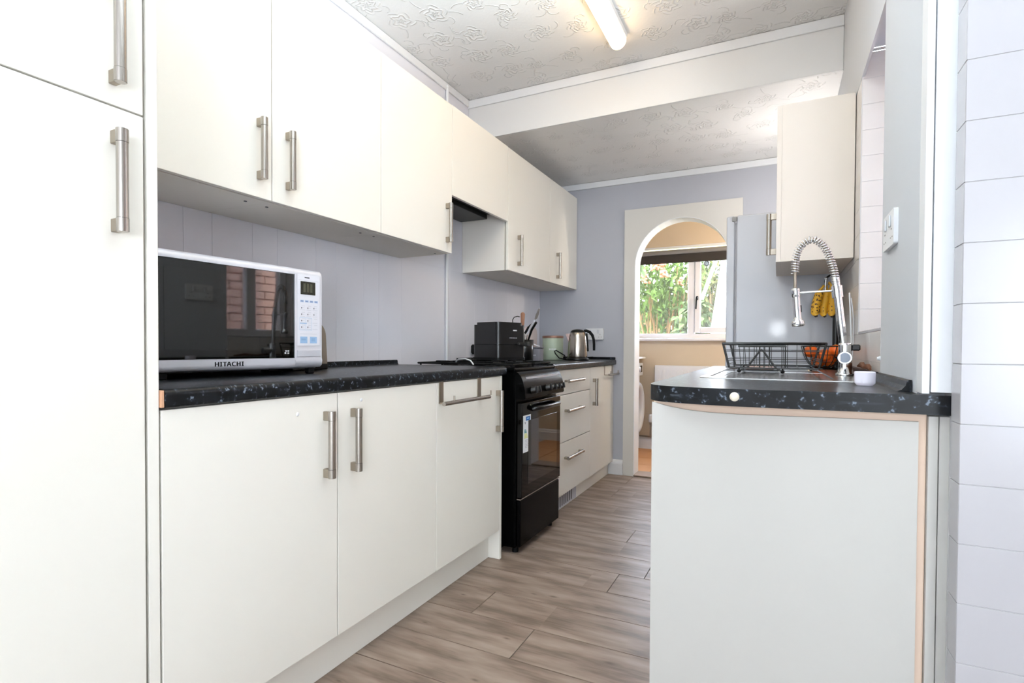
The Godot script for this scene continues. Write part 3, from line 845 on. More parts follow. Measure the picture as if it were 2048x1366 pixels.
func garden() -> void:
	struct("ground", "lawn of the back garden", "ground", bx(-7, 3, -0.3, -0.12, 5.55, 13.0, 0.0), M.lawn)
	struct("ground_001", "paved side passage outside the sink window", "ground", bx(0.62, 2.9, -0.3, -0.12, 1.6, 5.5, 0.0), M.mortar)
	var lf := func(c: Color) -> StandardMaterial3D:
		var m := mat(c, 0.8, 0, 0.15); m.cull_mode = BaseMaterial3D.CULL_DISABLED; m.backlight_enabled = true; m.backlight = c * 0.35; return m
	var g1: StandardMaterial3D = lf.call(Color(0.23, 0.30, 0.12)); var g2: StandardMaterial3D = lf.call(Color(0.27, 0.33, 0.20)); var g3: StandardMaterial3D = lf.call(Color(0.19, 0.26, 0.14)); var g4: StandardMaterial3D = lf.call(Color(0.29, 0.29, 0.16))
	var l1 := leaf_mesh(0.10, 0.022); var l2 := leaf_mesh(0.14, 0.035); var l3 := leaf_mesh(0.08, 0.026)
	# board fence at the left
	var fe := thing("garden_fence", "weathered board fence at the left of the garden", "fence", P(-1.9, -0.12, 8.0))
	for i in 12:
		part(fe, "fence_board", bx(-2.32, -1.86, -0.1 + i * 0.135, 0.045 + i * 0.135, 7.6 + (i % 2) * 0.006, 7.618 + (i % 2) * 0.006, 0.003), M.fence)
	part(fe, "fence_post", bx(-1.90, -1.83, -0.12, 1.62, 7.53, 7.60, 0.004), M.fence)
	var fb := thing("garden_fence", "brown close-board fence behind the shrubs", "fence", P(-1.2, -0.12, 9.9))
	for i in 22:
		part(fb, "fence_board", bx(-3.4 + i * 0.15, -3.255 + i * 0.15, -0.12, 1.85, 9.9 + (i % 2) * 0.012, 9.92 + (i % 2) * 0.012, 0.003), M.stem)
	# flowering shrub in the middle, with orange heads
	var f := shrub("flowering_shrub", "tall green shrub with drooping orange flower heads", P(-1.42, -0.12, 7.4), P(-1.40, 1.85, 7.4), Vector3(0.62, 0.48, 0.4), 900, l1, g1, 9, 5)
	for k in [[-1.60, 1.94, 7.05, 0.075], [-1.36, 2.01, 7.05, 0.07], [-1.14, 1.86, 7.1, 0.045], [-1.80, 1.80, 7.1, 0.05], [-1.48, 2.12, 7.2, 0.06]]:
		var m := MB.new()
		var g := RandomNumberGenerator.new(); g.seed = int(k[0] * 100)
		for q in 26:
			var a := g.randf_range(0, TAU); var t := g.randf(); var rr: float = k[3] * (1.0 - 0.6 * t)
			m.ball(P(k[0] + cos(a) * rr * g.randf(), k[1] + (t - 0.5) * k[3] * 2.4, k[2] + sin(a) * rr * g.randf()), Vector3.ONE * k[3] * 0.28, 4)
		part(f, "flower_head", m, M.orange_flower)
	for i in 12:   # bare canes low in the view
		var m := MB.new()
		var x := -1.85 + i * 0.085 + rng.randf_range(-0.03, 0.03)
		var tilt := rng.randf_range(-0.16, 0.16)
		m.tube([P(x, -0.12, 7.3 + (i % 3) * 0.12), P(x + tilt * 0.5, 0.8, 7.3 + (i % 3) * 0.12), P(x + tilt, 1.72, 7.35 + (i % 3) * 0.12)], [0.016, 0.013, 0.008], 6)
		part(f, "cane", m, M.stem)
	shrub("broadleaf_shrub", "pale broad-leaved shrub at the upper left of the window view", P(-1.80, -0.12, 6.45), P(-1.73, 1.93, 6.45), Vector3(0.24, 0.32, 0.26), 260, l2, g2, 4, 21)
	shrub("broadleaf_shrub", "pale broad-leaved shrub low beside the window mullion", P(-0.98, -0.12, 7.1), P(-0.98, 1.36, 7.1), Vector3(0.24, 0.32, 0.3), 280, l2, g2, 5, 33)
	shrub("dark_shrub", "dark low shrub at the foot of the flowering shrub", P(-1.15, -0.12, 7.7), P(-1.15, 1.05, 7.7), Vector3(0.40, 0.30, 0.3), 420, l3, g3, 4, 41)
	shrub("hedge_shrub", "yellowish tangled shrub seen through the right casement", P(-0.75, -0.12, 8.2), P(-0.80, 1.75, 8.2), Vector3(0.40, 0.75, 0.3), 900, l1, g4, 9, 51)
	shrub("hedge_shrub", "green shrub filling the back of the garden behind the flowers", P(-1.7, -0.12, 8.9), P(-1.65, 1.85, 8.9), Vector3(0.9, 0.75, 0.35), 1300, l2, g1, 10, 61)
	shrub("hedge_shrub", "loose shrub at the back right behind the white shed", P(-0.6, -0.12, 9.2), P(-0.6, 2.1, 9.2), Vector3(0.9, 0.6, 0.35), 900, l2, g3, 8, 71)
	# white leaning shed and its pale strut, dark round lamp
	var sh := thing("garden_canopy", "bright white slanted canopy panel with a pale diagonal strut outside the right casement", "canopy", P(-0.4, -0.12, 6.9))
	part(sh, "panel", across(MB.new(), PackedVector2Array([Vector2(-0.80, -0.12), Vector2(0.3, -0.12), Vector2(0.3, 2.6), Vector2(-0.52, 2.6), Vector2(-0.64, 2.02), Vector2(-0.745, 1.25)]), 6.9, 7.5, false), mat(Color(0.97, 0.97, 0.97), 0.4))
	part(sh, "strut", bar(P(-0.85, 1.60, 6.86), P(-0.66, 2.16, 6.86), 0.02), M.white)
	part(sh, "strut", bar(P(-0.66, 2.16, 6.86), P(-0.5, 2.5, 6.9), 0.02), M.white)
	var gl := thing("window_feeder", "dark round feeder stuck to the outside of the right casement", "bird feeder", P(-0.625, 1.85, UT + 0.046))
	var lb := MB.new(); lb.ball(P(-0.625, 1.815, UT + 0.075), Vector3(0.03, 0.03, 0.022), 10)
	part(gl, "globe", lb, mat(Color(0.10, 0.13, 0.16), 0.1))
	part(gl, "suction_cup", bar(P(-0.625, 1.815, UT + 0.0465), P(-0.625, 1.815, UT + 0.058), 0.016), mat(Color(0.55, 0.6, 0.65), 0.2))
	# brick house side across the passage, mirrored in the microwave door
	var bw := thing("brick_wall", "pinkish brick wall across the passage outside the sink window", "wall", P(2.0, -0.12, 2.6))
	part(bw, "mortar_bed", bx(2.008, 2.2, -0.12, 2.52, 0.4, 5.0, 0.0), mat(Color(0.55, 0.38, 0.33), 0.95, 0, 0.1))
	var bm := MB.new()
	for r in 35:
		for c in 20:
			var d0 := 0.42 + c * 0.225 + (0.1125 if r % 2 else 0.0)
			B(bm, 2.0, 2.012, -0.115 + r * 0.075, -0.05 + r * 0.075, d0, minf(d0 + 0.215, 5.0), 0.002)
	var bo := part(bw, "brick", bm, M.brick); bo.set_meta("kind", "stuff")

# ---------------------------------------------------------------- cupboards
# bar handle: two square feet and a round bar with capped ends; vertical or along D, standing off to the side dir
func handle(parent: Node, xf: float, y: float, d: float, length: float, upright := true, dir := 1.0) -> void:
	var m := MB.new()
	var a := Vector3(0, 1, 0) if upright else Vector3(0, 0, -1)
	var c := P(xf, y, d)
	var r := 0.0108
	var xo := Vector3(dir * 0.028, 0, 0)
	var hl := length * 0.5
	m.tube([c + xo - a * (hl - 0.0265), c + xo + a * (hl - 0.0265)], r - 0.0006, 14, false)
	for s in [-1.0, 1.0]:
		m.tube([c + xo + a * s * (hl - 0.0258), c + xo + a * s * (hl - 0.0008), c + xo + a * s * hl], [r, r, r - 0.0012], 14)
	part(parent, "handle", m, M.steel, "brushed steel bar handle")
	for s in [-1.0, 1.0]:
		var q := MB.new()
		var e: Vector3 = c + a * s * (hl - 0.0135)
		var h := Vector3(0, 0.0128, 0.0072) if upright else Vector3(0, 0.0072, 0.0128)
		var x0 := minf(e.x, e.x + dir * 0.026); var x1 := maxf(e.x, e.x + dir * 0.026)
		q.box(Vector3(x0, e.y - h.y, e.z - h.z), Vector3(x1, e.y + h.y, e.z + h.z), 0.0012)
		part(parent, "handle_foot", q, M.steel_post)

func cupboard(called: String, label: String, xb: float, xf: float, y0: float, y1: float, d0: float, d1: float, group: String, hd := -1.0, hy := 0.0) -> Node3D:
	var o := thing(called, label, "cupboard", P((xb + xf) * 0.5, y0, (d0 + d1) * 0.5), group)
	var s := signf(xf - xb)
	var xc := xf - s * (0.026 if s > 0 else 0.0182)
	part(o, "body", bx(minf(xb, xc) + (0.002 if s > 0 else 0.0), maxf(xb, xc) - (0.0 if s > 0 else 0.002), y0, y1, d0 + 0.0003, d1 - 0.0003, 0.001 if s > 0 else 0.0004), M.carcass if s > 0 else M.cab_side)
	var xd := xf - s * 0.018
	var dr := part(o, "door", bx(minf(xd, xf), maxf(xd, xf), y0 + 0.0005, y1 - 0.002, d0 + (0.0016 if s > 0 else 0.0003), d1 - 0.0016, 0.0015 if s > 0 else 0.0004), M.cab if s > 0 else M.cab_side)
	if hd > 0.0:
		handle(dr, xf, hy, hd, 0.192, true, s)
	var cap_at := {0.675: [1.03, 0.818], 1.176: [1.275, 0.836]}
	if y0 < 1.0 and cap_at.has(d0):
		var q = cap_at[d0]
		var sc := MB.new(); sc.x = Transform3D(Basis(Vector3.FORWARD, PI / 2), P(XB, q[1], q[0]))
		sc.lathe([Vector2(0.0, 0.002), Vector2(0.004, 0.0018), Vector2(0.0055, 0.0)], Vector3.ZERO, 12)
		part(dr, "screw_cap", sc, M.white)
	if y0 > 1.4 and d1 < 2.3:
		for q in [d0 + 0.04, d1 - 0.04]:
			var sc := MB.new(); sc.tube([P(-1.56, y0 + 0.002, q), P(-1.56, y0 - 0.0015, q)], 0.005, 10)
			part(o, "screw_head", sc, M.hood)
	return o

func cupboards() -> void:
	# tall larder unit at the left edge
	var t := thing("larder_unit", "tall white larder unit at the left edge with two stacked doors", "cupboard", P(-1.49, 0.0, 0.35))
	part(t, "body", bx(XL + 0.002, XB - 0.026, 0.14, 2.36, 0.046, 0.646, 0.001), M.carcass)
	part(t, "side_panel", bx(XL + 0.002, XB - 0.0005, 0.0, 2.40, 0.6505, 0.6725, 0.0015), M.cab)
	part(t, "plinth", bx(-1.25, -1.2316, 0, 0.138, 0.046, 0.65, 0.001), M.cab)
	var d1 := part(t, "door", bx(XB - 0.018, XB, 0.14, 1.4685, 0.048, 0.6445, 0.0015), M.cab)
	handle(d1, XB, 1.322, 0.591, 0.198)
	var d2 := part(t, "door", bx(XB - 0.018, XB, 1.4715, 2.358, 0.048, 0.6445, 0.0015), M.cab)
	handle(d2, XB, 1.608, 0.589, 0.198)
	# base units
	var gb := "white base units left of the cooker"
	cupboard("base_unit", "white base unit next to the larder, its handle at the right edge of the door", XL, XB, 0.1396, 0.868, 0.675, 1.176, gb, 1.126, 0.721)
	cupboard("base_unit", "white base unit with its handle at the left edge of the door", XL, XB, 0.1396, 0.868, 1.176, 1.682, gb, 1.234, 0.719)
	cupboard("base_unit", "white base unit under the steel towel rail, beside the cooker", XL, XB, 0.1396, 0.868, 1.682, 2.1985, gb, 2.162, 0.708)
	solo("end_panel", "cream end panel standing between the base units and the cooker", "panel", P(-1.49, 0, 2.208), bx(XL, XB, 0, 0.868, 2.1995, 2.217, 0.0012), M.cab)
	solo("plinth", "white plinth board under the three base units", "plinth", P(-1.24, 0, 1.43), bx(-1.25, -1.2316, 0, 0.1385, 0.673, 2.199, 0.001), M.cab)
	# drawers and last base door
	var du := thing("drawer_unit", "white three-drawer unit right of the cooker", "drawers", P(-1.49, 0.14, 3.17))
	part(du, "body", bx(XL + 0.002, XB - 0.027, 0.10, 0.868, 2.812, 3.529, 0.001), M.carcass)
	for q in [[0.7165, 0.866], [0.425, 0.7122], [0.101, 0.4208]]:
		var dw := part(du, "drawer", bx(XB - 0.018, XB, q[0], q[1], 2.8135, 3.5285, 0.0015), M.cab)
		handle(dw, XB, {0.7165: 0.797, 0.425: 0.615, 0.101: 0.325}[q[0]], 3.175, 0.285, false)
	cupboard("base_unit", "white base unit in the far corner with a small towel rail over its door", XL, XB, 0.101, 0.868, 3.5305, 4.108, "", 3.59, 0.69)
	var pl := thing("plinth", "white plinth board under the drawers with a grey vent", "plinth", P(-1.22, 0, 3.45))
	part(pl, "board", bx(-1.225, -1.203, 0, 0.100, 2.82, 4.09, 0.001), M.cab)
	part(pl, "vent_grille", bx(-1.203, -1.198, 0.006, 0.098, 2.98, 3.33, 0.001), M.silver)
	for i in 8:
		part(pl, "vent_slot", bx(-1.1985, -1.1972, 0.018, 0.088, 3.0 + i * 0.033, 3.0155 + i * 0.033, 0.0004), mat(Color(0.33, 0.33, 0.34), 0.7))
	# wall cupboards
	var gw := "cream wall cupboards on the left wall"
	var yb := 1.473; var yt := 2.2175
	cupboard("wall_cupboard", "cream wall cupboard next to the larder above the microwave", XL, XW, yb, yt, 0.674, 1.2055, gw, 1.155, 1.624)
	cupboard("wall_cupboard", "cream wall cupboard, second from the larder, handle on its left edge", XL, XW, yb, yt, 1.2055, 1.732, gw, 1.264, 1.619)
	cupboard("wall_cupboard", "cream wall cupboard just left of the cooker hood, handle on its right edge", XL, XW, yb, yt, 1.732, 2.263, gw, 2.211, 1.616)
	var hc := thing("hood_cupboard", "short cream wall cupboard front hiding the cooker hood", "cupboard", P(-1.65, 1.767, 2.57))
	part(hc, "door", bx(XW - 0.018, XW, 1.767, yt, 2.265, 2.8775, 0.0015), M.cab)
	part(hc, "top_panel", bx(XL, XW - 0.02, yt - 0.02, yt - 0.002, 2.265, 2.8775, 0.001), M.carcass)
	var hd := thing("cooker_hood", "dark cooker hood tucked behind the short cupboard front", "cooker hood", P(-1.65, 1.80, 2.57))
	part(hd, "casing", bx(XL + 0.002, -1.51, 1.82, 2.15, 2.27, 2.872, 0.004), M.hood)
	part(hd, "rear_box", bx(XL + 0.002, -1.62, 1.79, 1.82, 2.28, 2.862, 0.003), M.hood)
	part(hd, "filter", bx(-1.60, -1.53, 1.81, 1.82, 2.33, 2.82, 0.002), M.black_matt)
	cupboard("wall_cupboard", "cream wall cupboard just right of the cooker hood", XL, XW, yb, yt, 2.88, 3.5345, gw, 3.015, 1.612)
	cupboard("wall_cupboard", "cream wall cupboard in the far left corner", XL, XW, yb, yt, 3.5345, 4.105, gw, 3.668, 1.608)
	# wall cupboard on the right
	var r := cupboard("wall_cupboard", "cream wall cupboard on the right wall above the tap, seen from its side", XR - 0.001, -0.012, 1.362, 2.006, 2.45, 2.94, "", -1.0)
	handle(r.get_node("door"), -0.012, 1.489, 2.51, 0.175, true, -1.0)
	# towel rails hooked over the doors
	rail("towel_rail", "brushed steel towel rail hooked over the base door left of the cooker", 1.665, 2.015, 1.71, 2.00, 0.788, 0.03)
	rail("towel_rail", "small brushed steel towel rail on the far corner base door", 3.83, 4.095, 3.86, 4.06, 0.80, 0.018)

func rail(called: String, label: String, d0: float, d1: float, s0: float, s1: float, y: float, w: float) -> void:
	var o := thing(called, label, "towel rail", P(XB, y, (d0 + d1) * 0.5))
	var m := MB.new()
	m.tube([P(XB + 0.045, y, d0), P(XB + 0.045, y, d1)], 0.0085, 14)
	part(o, "bar", m, M.steel)
	for s in [s0, s1]:
		part(o, "strap", bx(XB + 0.0005, XB + 0.003, y - 0.004, 0.8685, s - w * 0.5, s + w * 0.5, 0.0005), M.steel_post)
		part(o, "bracket", bx(XB + 0.003, XB + 0.04, y - 0.004, y + 0.001, s - w * 0.4, s + w * 0.4, 0.0008), M.steel_post)
		var h := MB.new(); h.tube([P(XB + 0.045, y + 0.006, s + w * 0.9), P(XB + 0.045, y + 0.026, s + w * 0.9)], 0.0035, 8)
		part(o, "peg", h, M.steel_post)

# ---------------------------------------------------------------- worktops
# post-formed edge: profile in (X, Y) with a rounded nose, pushed along D
func nosed(m: MB, xb: float, xf: float, y0: float, y1: float, d0: float, d1: float) -> MB:
	var p := PackedVector2Array([Vector2(xb, y0), Vector2(xf - 0.006, y0)])
	for i in 5:
		var a := deg_to_rad(-90 + 90.0 * i / 4)
		p.append(Vector2(xf - 0.006 + cos(a) * 0.006, y0 + 0.006 + sin(a) * 0.006))
	for i in 7:
		var a := deg_to_rad(90.0 * i / 6)
		p.append(Vector2(xf - 0.014 + cos(a) * 0.014, y1 - 0.014 + sin(a) * 0.014))
	p.append(Vector2(xb, y1))
	return across(m, p, d0, d1)

func worktops() -> void:
	var a := thing("worktop", "black speckled laminate worktop carrying the microwave", "worktop", P(-1.49, 0.87, 1.46))
	part(a, "slab", nosed(MB.new(), XL, -1.162, 0.870, 0.910, 0.6805, 2.246), M.top)
	part(a, "raw_end", bx(XL, -1.166, 0.8715, 0.908, 0.6735, 0.680, 0.001), M.chip, "bare chipboard end by the larder")
	part(a, "upstand", upstand(0.69, 2.235), M.top)
	var b := thing("worktop", "black speckled laminate worktop carrying the kettle", "worktop", P(-1.49, 0.87, 3.45))
	part(b, "slab", nosed(MB.new(), XL, -1.15, 0.870, 0.910, 2.81, 4.11), M.top)
	part(b, "upstand", upstand(2.82, 4.09), M.top)
	part(b, "rear_upstand", bx(-1.80, -1.155, 0.9102, 0.928, 4.094, 4.11, 0.004), M.top)
	# right-hand worktop with a bowed, rounded end
	var c := thing("worktop", "black speckled laminate worktop with a bowed end on the sink side", "worktop", P(0.0, 0.87, 2.1))
	var poly := PackedVector2Array()
	for q in right_outline(): poly.append(q)
	part(c, "slab", bowed(poly, 0.870, 0.910), M.top)
	var up := MB.new()
	upr(up, 1.415, 1.815); part(c, "upstand", up, M.top)
	var u2 := MB.new()
	upr(u2, 1.84, 2.93); part(c, "upstand", u2, M.top)
	var cap := MB.new(); cap.x = Transform3D(Basis(Vector3.RIGHT, PI / 2), P(-0.088, 0.8925, 1.303))
	cap.lathe([Vector2(0.0, 0.006), Vector2(0.006, 0.0055), Vector2(0.0095, 0.003), Vector2(0.0105, 0.0)], Vector3.ZERO, 20)
	solo("edge_button", "round cream button stuck on the front edge of the sink worktop", "button", P(-0.088, 0.8925, 1.303), cap, mat(Color(0.90, 0.87, 0.80), 0.5))

func right_outline() -> Array:
	return [Vector2(-0.302, 2.955), Vector2(-0.302, 1.43), Vector2(-0.300, 1.405), Vector2(-0.293, 1.380), Vector2(-0.281, 1.358), Vector2(-0.262, 1.341), Vector2(-0.236, 1.328), Vector2(-0.200, 1.318), Vector2(-0.150, 1.310), Vector2(-0.095, 1.307), Vector2(-0.03, 1.309), Vector2(0.04, 1.314), Vector2(0.12, 1.321), Vector2(0.20, 1.328), Vector2(0.28, 1.333), Vector2(0.319, 1.334), Vector2(0.319, 1.3355), Vector2(0.2645, 1.3355), Vector2(0.2645, 2.955)]

func bowed(poly: PackedVector2Array, y0: float, y1: float) -> MB:   # plan outline with a small rounded top arris
	var m := MB.new()
	var inset := Geometry2D.offset_polygon(poly, -0.006, Geometry2D.JOIN_MITER)
	plan(m, poly, y0, y1 - 0.006)
	if inset.size() == 1 and inset[0].size() == poly.size():
		var q: PackedVector2Array = inset[0]
		var off := 0
		var best := 1e9
		for i in q.size():
			if q[i].distance_to(poly[0]) < best:
				best = q[i].distance_to(poly[0]); off = i
		var n := poly.size()
		for i in n:
			var a := poly[i]; var b := poly[(i + 1) % n]
			var c := q[(i + 1 + off) % n]; var d := q[(i + off) % n]
			var e := (b - a).normalized()
			var o := Vector2(e.y, -e.x)
			if o.dot(a - d) < 0: o = -o
			var nm := Vector3(o.x, 1.0, -o.y).normalized()
			m.quad(P(a.x, y1 - 0.006, a.y), P(b.x, y1 - 0.006, b.y), P(c.x, y1, c.y), P(d.x, y1, d.y), nm)
		plan(m, q, y1 - 0.006, y1)
	else:
		plan(m, poly, y1 - 0.006, y1)
	return m

func upstand(d0: float, d1: float) -> MB:
	var p := PackedVector2Array([Vector2(XL + 0.0005, 0.9102), Vector2(XL + 0.017, 0.9102), Vector2(XL + 0.012, 0.915), Vector2(XL + 0.010, 0.930), Vector2(XL + 0.007, 0.934), Vector2(XL + 0.0005, 0.934)])
	return across(MB.new(), p, d0, d1, false)

func upr(m: MB, d0: float, d1: float) -> void:
	var p := PackedVector2Array([Vector2(XR - 0.002, 0.9102), Vector2(XR - 0.028, 0.9102), Vector2(XR - 0.020, 0.914), Vector2(XR - 0.013, 0.923), Vector2(XR - 0.011, 0.933), Vector2(XR - 0.007, 0.936), Vector2(XR - 0.002, 0.936)])
	across(m, p, d0, d1, false)

# ---------------------------------------------------------------- cooker
func cooker() -> void:
	var o := thing("cooker", "black freestanding cooker between the base units and the drawers", "cooker", P(-1.45, 0, 2.54))
	var d0 := 2.283; var d1 := 2.792
	part(o, "body", bx(-1.78, -1.128, 0.03, 0.885, d0, d1, 0.006), M.cooker)
	# bottom drawer, oven door, control panel with a rolled top
	part(o, "storage_drawer", bx(-1.127, -1.106, 0.035, 0.262, d0 + 0.003, d1 - 0.003, 0.006), M.cooker)
	part(o, "trim_strip", bx(-1.127, -1.104, 0.2645, 0.2715, d0 + 0.003, d1 - 0.003, 0.002), M.steel, "thin steel strip under the oven door")
	var dr := part(o, "oven_door", bx(-1.127, -1.100, 0.274, 0.735, d0 + 0.003, d1 - 0.003, 0.005), M.black_gloss)
	part(dr, "window", bx(-1.1005, -1.0985, 0.33, 0.645, d0 + 0.075, d1 - 0.06, 0.001), mat(Color(0.03, 0.03, 0.028), 0.03, 0, 0.7))
	var hm := MB.new()
	hm.tube([P(-1.10, 0.695, d0 + 0.13), P(-1.078, 0.700, d0 + 0.135), P(-1.064, 0.701, d0 + 0.17), P(-1.060, 0.701, d0 + 0.27), P(-1.064, 0.701, d0 + 0.38), P(-1.078, 0.700, d0 + 0.425), P(-1.10, 0.695, d0 + 0.43)], [0.012, 0.013, 0.0125, 0.012, 0.0125, 0.013, 0.012], 12)
	part(dr, "handle", hm, M.black)
	part(dr, "energy_label", flat_face(-1.0998, -1.0990, 0.492, 0.672, d0 + 0.018, d0 + 0.105), M.energy, "white energy label with a blue heading")
	var p := PackedVector2Array([Vector2(-1.15, 0.752), Vector2(-1.086, 0.752), Vector2(-1.080, 0.758), Vector2(-1.084, 0.80), Vector2(-1.094, 0.838), Vector2(-1.104, 0.862), Vector2(-1.120, 0.880), Vector2(-1.145, 0.889), Vector2(-1.15, 0.889)])
	var cp := part(o, "control_panel", across(MB.new(), p, d0 + 0.001, d1 - 0.001), M.cooker)
	for i in 6:
		var d: float = [2.335, 2.375, 2.52, 2.58, 2.64, 2.70][i]
		var kn := MB.new()
		kn.x = Transform3D(Basis(Vector3.FORWARD, PI / 2 - 0.2), P(-1.084, 0.792, d + 0.035))
		kn.lathe([Vector2(0.0, 0.024), Vector2(0.014, 0.024), Vector2(0.0155, 0.022), Vector2(0.0175, 0.004), Vector2(0.019, 0.0)], Vector3.ZERO, 18)
		kn.box(Vector3(-0.0155, 0.02, -0.004), Vector3(0.0155, 0.031, 0.004), 0.002)
		part(cp, "knob", kn, M.black)
	part(cp, "glass_band", flat_face(-1.1045, -1.0985, 0.842, 0.858, d0 + 0.05, d1 - 0.03), M.silver, "pale printed band above the knobs")
	# hob plate, pan supports and burners
	var hb := part(o, "hob", bx(-1.78, -1.135, 0.885, 0.902, d0 - 0.002, d1 + 0.002, 0.006), M.cooker)
	for q in [[-1.27, 2.40], [-1.27, 2.665], [-1.58, 2.40], [-1.58, 2.665]]:
		var bu := MB.new()
		bu.lathe([Vector2(0.0, 0.018), Vector2(0.03, 0.017), Vector2(0.036, 0.010), Vector2(0.045, 0.0)], P(q[0], 0.902, q[1]), 18)
		part(hb, "burner", bu, M.black_matt)
	for q in [2.41, 2.665]:
		var g := MB.new()
		for x in [-1.72, -1.16]: g.tube([P(x, 0.918, q - 0.11), P(x, 0.918, q + 0.11)], 0.005, 8)
		for d in [q - 0.11, q + 0.11]: g.tube([P(-1.72, 0.918, d), P(-1.16, 0.918, d)], 0.005, 8)
		for x in [-1.58, -1.27]:
			g.tube([P(x, 0.925, q - 0.11), P(x, 0.925, q - 0.02)], 0.0045, 8); g.tube([P(x, 0.925, q + 0.02), P(x, 0.925, q + 0.11)], 0.0045, 8)
			g.tube([P(x - 0.10, 0.925, q), P(x - 0.02, 0.925, q)], 0.0045, 8); g.tube([P(x + 0.02, 0.925, q), P(x + 0.10, 0.925, q)], 0.0045, 8)
		for x in [-1.71, -1.17]:
			for d in [q - 0.10, q + 0.10]: g.tube([P(x, 0.90, d), P(x, 0.92, d)], 0.005, 8)
		part(hb, "pan_support", g, M.black_matt)
	for x in [-1.70, -1.15]:
		for d in [d0 + 0.04, d1 - 0.04]:
			var f := MB.new(); f.tube([P(x, 0.0, d), P(x, 0.031, d)], 0.016, 10)
			part(o, "foot", f, M.black_matt)

# a thin plate facing +X whose face carries the whole texture once
func flat_face(x0: float, x1: float, y0: float, y1: float, d0: float, d1: float) -> MB:
	var m := bx(x0, x1, y0, y1, d0, d1, 0.0)
	for i in m.uv.size(): m.uv[i] = Vector2(0.02, 0.02)
	m.quad(P(x1 + 0.0001, y1, d0), P(x1 + 0.0001, y1, d1), P(x1 + 0.0001, y0, d1), P(x1 + 0.0001, y0, d0), Vector3.RIGHT, Vector2(0, 0), Vector2(1, 0), Vector2(1, 1), Vector2(0, 1))
	return m

